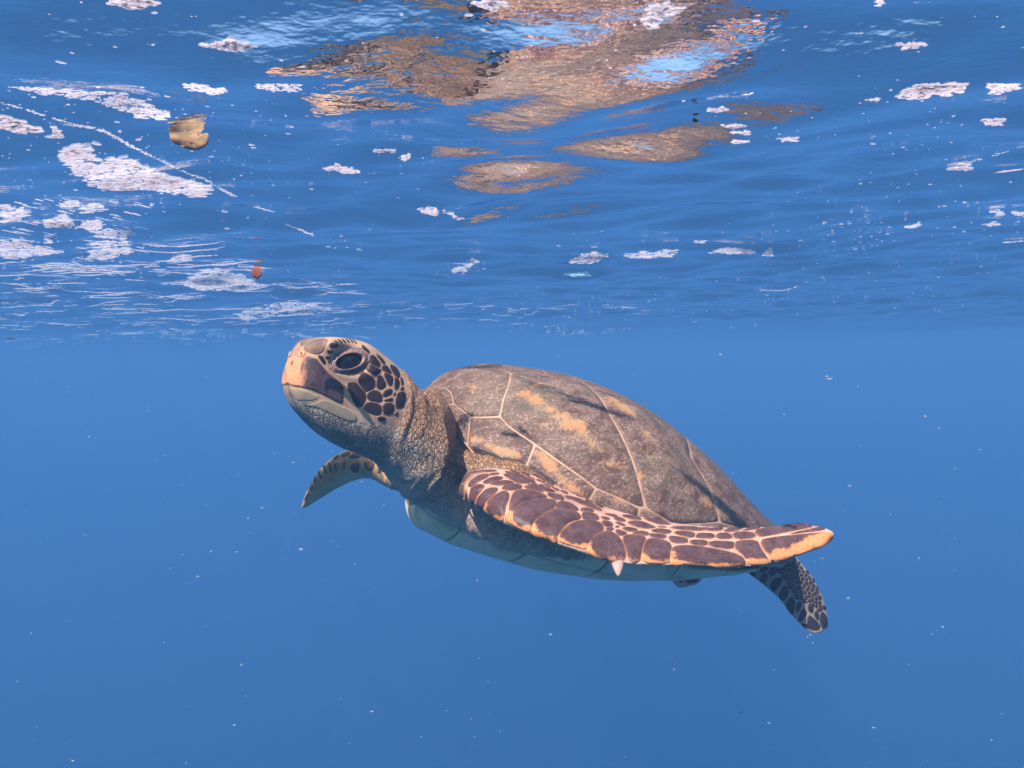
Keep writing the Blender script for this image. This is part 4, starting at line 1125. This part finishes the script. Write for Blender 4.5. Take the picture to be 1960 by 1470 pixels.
streak([(545,428),(575,440),(605,450)], 2.0, 1.2, .5); streak([(485,395),(525,405)], 1.8, 1, 1); streak([(420,360),(452,376)], 2.4, 1.2, .6)
for y0 in (470, 480): streak([(240,y0-2),(330,y0+4),(400,y0-2),(430,y0-8)], 1.6, 1.1, .4)
# fine wandering lines, lower left, running out towards the horizon
for _ in range(150):
    y = 500 + 145 * rng.random() ** 1.1; x = rng.uniform(-30, 600 - (y < 540) * 150) ; ln = rng.uniform(12, 130) * (1 if y < 600 else .8)
    sl = rng.normal(-.03, .055); k = 1.9 - (y - 500) / 145 * 1.0
    streak([(x, y), (x + ln * .35, y + ln * .35 * sl + rng.normal(0, .9)), (x + ln * .7, y + ln * .7 * sl * 1.2 + rng.normal(0, .9)), (x + ln, y + ln * sl)], k * rng.uniform(.65, 1.1), 1.0, .35, .08)
for _ in range(70):
    x = rng.uniform(560, 1230); y = 575 + 55 * rng.random() + (x - 560) * .012; ln = rng.uniform(6, 60)
    streak([(x, y), (x + ln * .5, y + rng.normal(0, .8)), (x + ln, y + rng.normal(0, 1.2))], rng.uniform(.5, .95), 1.0, .3, .15)
for _ in range(150):
    x = rng.uniform(0, 760); y = rng.uniform(600, 672) - x * .03; ln = rng.uniform(5, 55)
    streak([(x, y), (x + ln, y + rng.normal(0, 1.2))], rng.uniform(.4, .7), .9, .3, .2)
for _ in range(60):
    x = rng.uniform(0, 260); y = rng.uniform(380, 520); ln = rng.uniform(6, 40)
    streak([(x, y), (x + ln * .6, y + ln * .12), (x + ln, y + ln * .22)], rng.uniform(1.0, 1.8), 1.0, .5, .1)
# scattered bubbles, and white flecks modelled in place of glints on the surface
for _ in range(260):
    x = rng.uniform(0, 560) if rng.random() < .6 else rng.uniform(0, 300); y = 165 + 400 * rng.random()
    add_lump(x, y, rng.choice([.9, 1.2, 1.6, 2.4, 3.2], p=[.35, .3, .2, .1, .05]))
for cx, cy, sx, sy, n in ((1650,410,60,35,34), (1600,470,90,30,30), (1680,240,60,40,16), (1850,420,60,60,24), (1830,240,60,30,14), (1200,590,160,22,90), (1150,600,50,14,40), (1560,520,150,30,46), (1780,520,150,40,40), (1400,560,200,30,50),
                          (700,320,90,30,16), (880,515,30,12,22), (660,500,60,60,14), (1000,470,260,60,20), (1440,220,120,60,14), (1450,600,260,22,50), (1800,590,140,18,34), (430,300,70,90,26)):
    for _ in range(int(n * 1.7)):
        x, y = rng.normal(cx, sx), rng.normal(cy, sy)
        if 150 < y < 650 and -20 < x < 1980:
            add_lump(x, y, rng.choice([.6, .9, 1.3, 2.0], p=[.4, .33, .2, .07]) * (1.25 if y < 480 else .8))
# beyond the top of the photograph the same froth goes on
for _ in range(9):
    x, y = rng.uniform(-20, 1980), rng.uniform(-20, 150); w_, h_2 = rng.uniform(20, 120), rng.uniform(6, 20)
    fill([(x, y), (x + w_ * .5, y - h_2), (x + w_, y), (x + w_ * .6, y + h_2)], .09, 1.6, 4.0, .05)
for _ in range(60): add_lump(rng.uniform(-20, 1980), rng.uniform(-30, 160), rng.choice([1.2, 1.8, 2.8, 4], p=[.4, .3, .2, .1]))
fp, fr_ = np.array(fp), np.array(fr_)
dirs = np.stack([(fp[:, 0] - 980) / F_PX, -(fp[:, 1] - 735) / F_PX, -np.ones(len(fp))], 1) @ CR.T
ok = dirs[:, 2] > .012
fp, fr_, dirs = fp[ok], fr_[ok], dirs[ok]
tq = -CAM_H / dirs[:, 2]
for _ in range(7):
    q_ = CO + dirs * tq[:, None]; tq = .5 * tq + .5 * (sea_z(q_[:, 0], q_[:, 1]) - CAM_H) / dirs[:, 2]
q_ = CO + dirs * tq[:, None]; q_[:, 2] = sea_z(q_[:, 0], q_[:, 1])
rad = fr_ * np.linalg.norm(q_ - CO, axis=1) / F_PX
q_[:, 2] -= rad * .10
foam = blob_mesh('sea_foam_and_glints', q_, rad * 1.12, M_FOAM, .22)
tag(foam, 'white froth, streaks, bubbles and flecks modelled for glints floating on the underside of the sea surface', kind='stuff')
print('foam lumps', len(fp))
# specks drifting in the water
sp_, sr_ = [], []
for _ in range(900):
    d = rng.uniform(.5, 4.5) ** 1.0; x, y = rng.uniform(-150, 2110), rng.uniform(660, 1500)
    p = P(x, y, d)
    if p[2] < -.03: sp_.append(p); sr_.append(rng.choice([.4, .65, 1.0, 1.6, 2.6], p=[.5, .3, .13, .05, .02]) * d / F_PX)
gk = Nodes('drifting_grit'); M_SPECK = gk.surf((.45, .48, .50), .8, spec=.0, Alpha=.5)
sk = blob_mesh('floating_specks', sp_, sr_, M_SPECK, .8)
tag(sk, 'pale specks of plankton and grit drifting in the blue water', kind='stuff')

def scrap(name, pts, m, thick, label, cat, curl=.0, hang=0.0, group=None):
    """a small floating scrap: outline traced at (x, y), at the surface, curled and with thickness"""
    pts = np.array(pts, float); c2 = pts.mean(0); base = on_sea(*c2); d = np.linalg.norm(base - CO)
    R_ = CR[:, 0]; U_ = CR[:, 1]; N_ = CR[:, 2]; k = d / F_PX
    outl = resamp_poly(chaikin(pts, 1), 26)
    rings = [outl, c2 + (outl - c2) * .6, c2 + (outl - c2) * .25]
    V = []
    for sgn in (1, -1):
        for i, rg in enumerate(rings):
            for x, y in rg:
                a_, b_ = (x - c2[0]) * k, -(y - c2[1]) * k
                dep = curl * (a_ * a_ - b_ * b_ * .5) * 40 + .0006 * math.sin(a_ * 900) + sgn * thick * (0.15, .8, 1)[i] * .5
                V.append(R_ * a_ + U_ * b_ + N_ * dep)
    V = np.array(V); n = 26; F = []
    for s0, flip in ((0, 0), (78, 1)):
        for i in range(2):
            for j in range(n):
                f = (s0 + i * n + j, s0 + i * n + (j + 1) % n, s0 + (i + 1) * n + (j + 1) % n, s0 + (i + 1) * n + j); F.append(tuple(reversed(f)) if flip else f)
        f = tuple(s0 + 2 * n + j for j in range(n)); F.append(tuple(reversed(f)) if flip else f)
    for j in range(n): F.append((j, 78 + j, 78 + (j + 1) % n, (j + 1) % n))
    o = mesh_obj(name, V, F, m); base = base + np.array([0, 0, hang]); o.location = tuple(base)
    return tag(o, label, cat, group=group)
def leaf_mat(name, a, b, sc):
    g = Nodes(name); v = g.pos(); c = g.mix(g.ramp(g.noise(v, sc, 4, .6), .4, .6), a, b)
    d = g.n('BsdfDiffuse', ins={'Color': c}); t = g.n('BsdfTranslucent', ins={'Color': c}); m_ = g.n('MixShader', ins={0: .4, 1: d.outputs[0], 2: t.outputs[0]})
    g.t.links.new(m_.outputs[0], g.out.inputs[0]); return g.m
scrap('leaf_scrap', [(339,250),(346,243),(362,247),(384,246),(407,252),(405,270),(392,271),(372,274),(348,269),(337,262)], leaf_mat('tan_leaf', (.62, .42, .24), (.50, .33, .18), 90), .0012, 'pale tan scrap of leaf close under the surface at the upper left', 'leaf', .9, -.006)
scrap('leaf_scrap', [(484,505),(492,500),(500,508),(502,518),(492,526),(482,520)], leaf_mat('orange_leaf', (.55, .16, .04), (.42, .10, .05), 260), .0012, 'small orange brown leaf scrap floating under the froth streaks', 'leaf', .5, -.012)
scrap('seaweed_bit', [(12,646),(22,642),(30,648),(24,654),(14,652)], leaf_mat('dark_weed', (.05, .06, .03), (.10, .06, .03), 90), .004, 'dark bit of seaweed near the far left end of the surface line', 'seaweed', .1, -.02)
scrap('seaweed_bit', [(1324,222),(1330,219),(1338,226),(1330,228)], leaf_mat('black_weed', (.02, .02, .02), (.05, .03, .02), 90), .002, 'tiny black bit of seaweed between two bubbles at the upper right', 'seaweed', .1, -.003)
#@@AFTER
#@@MORE
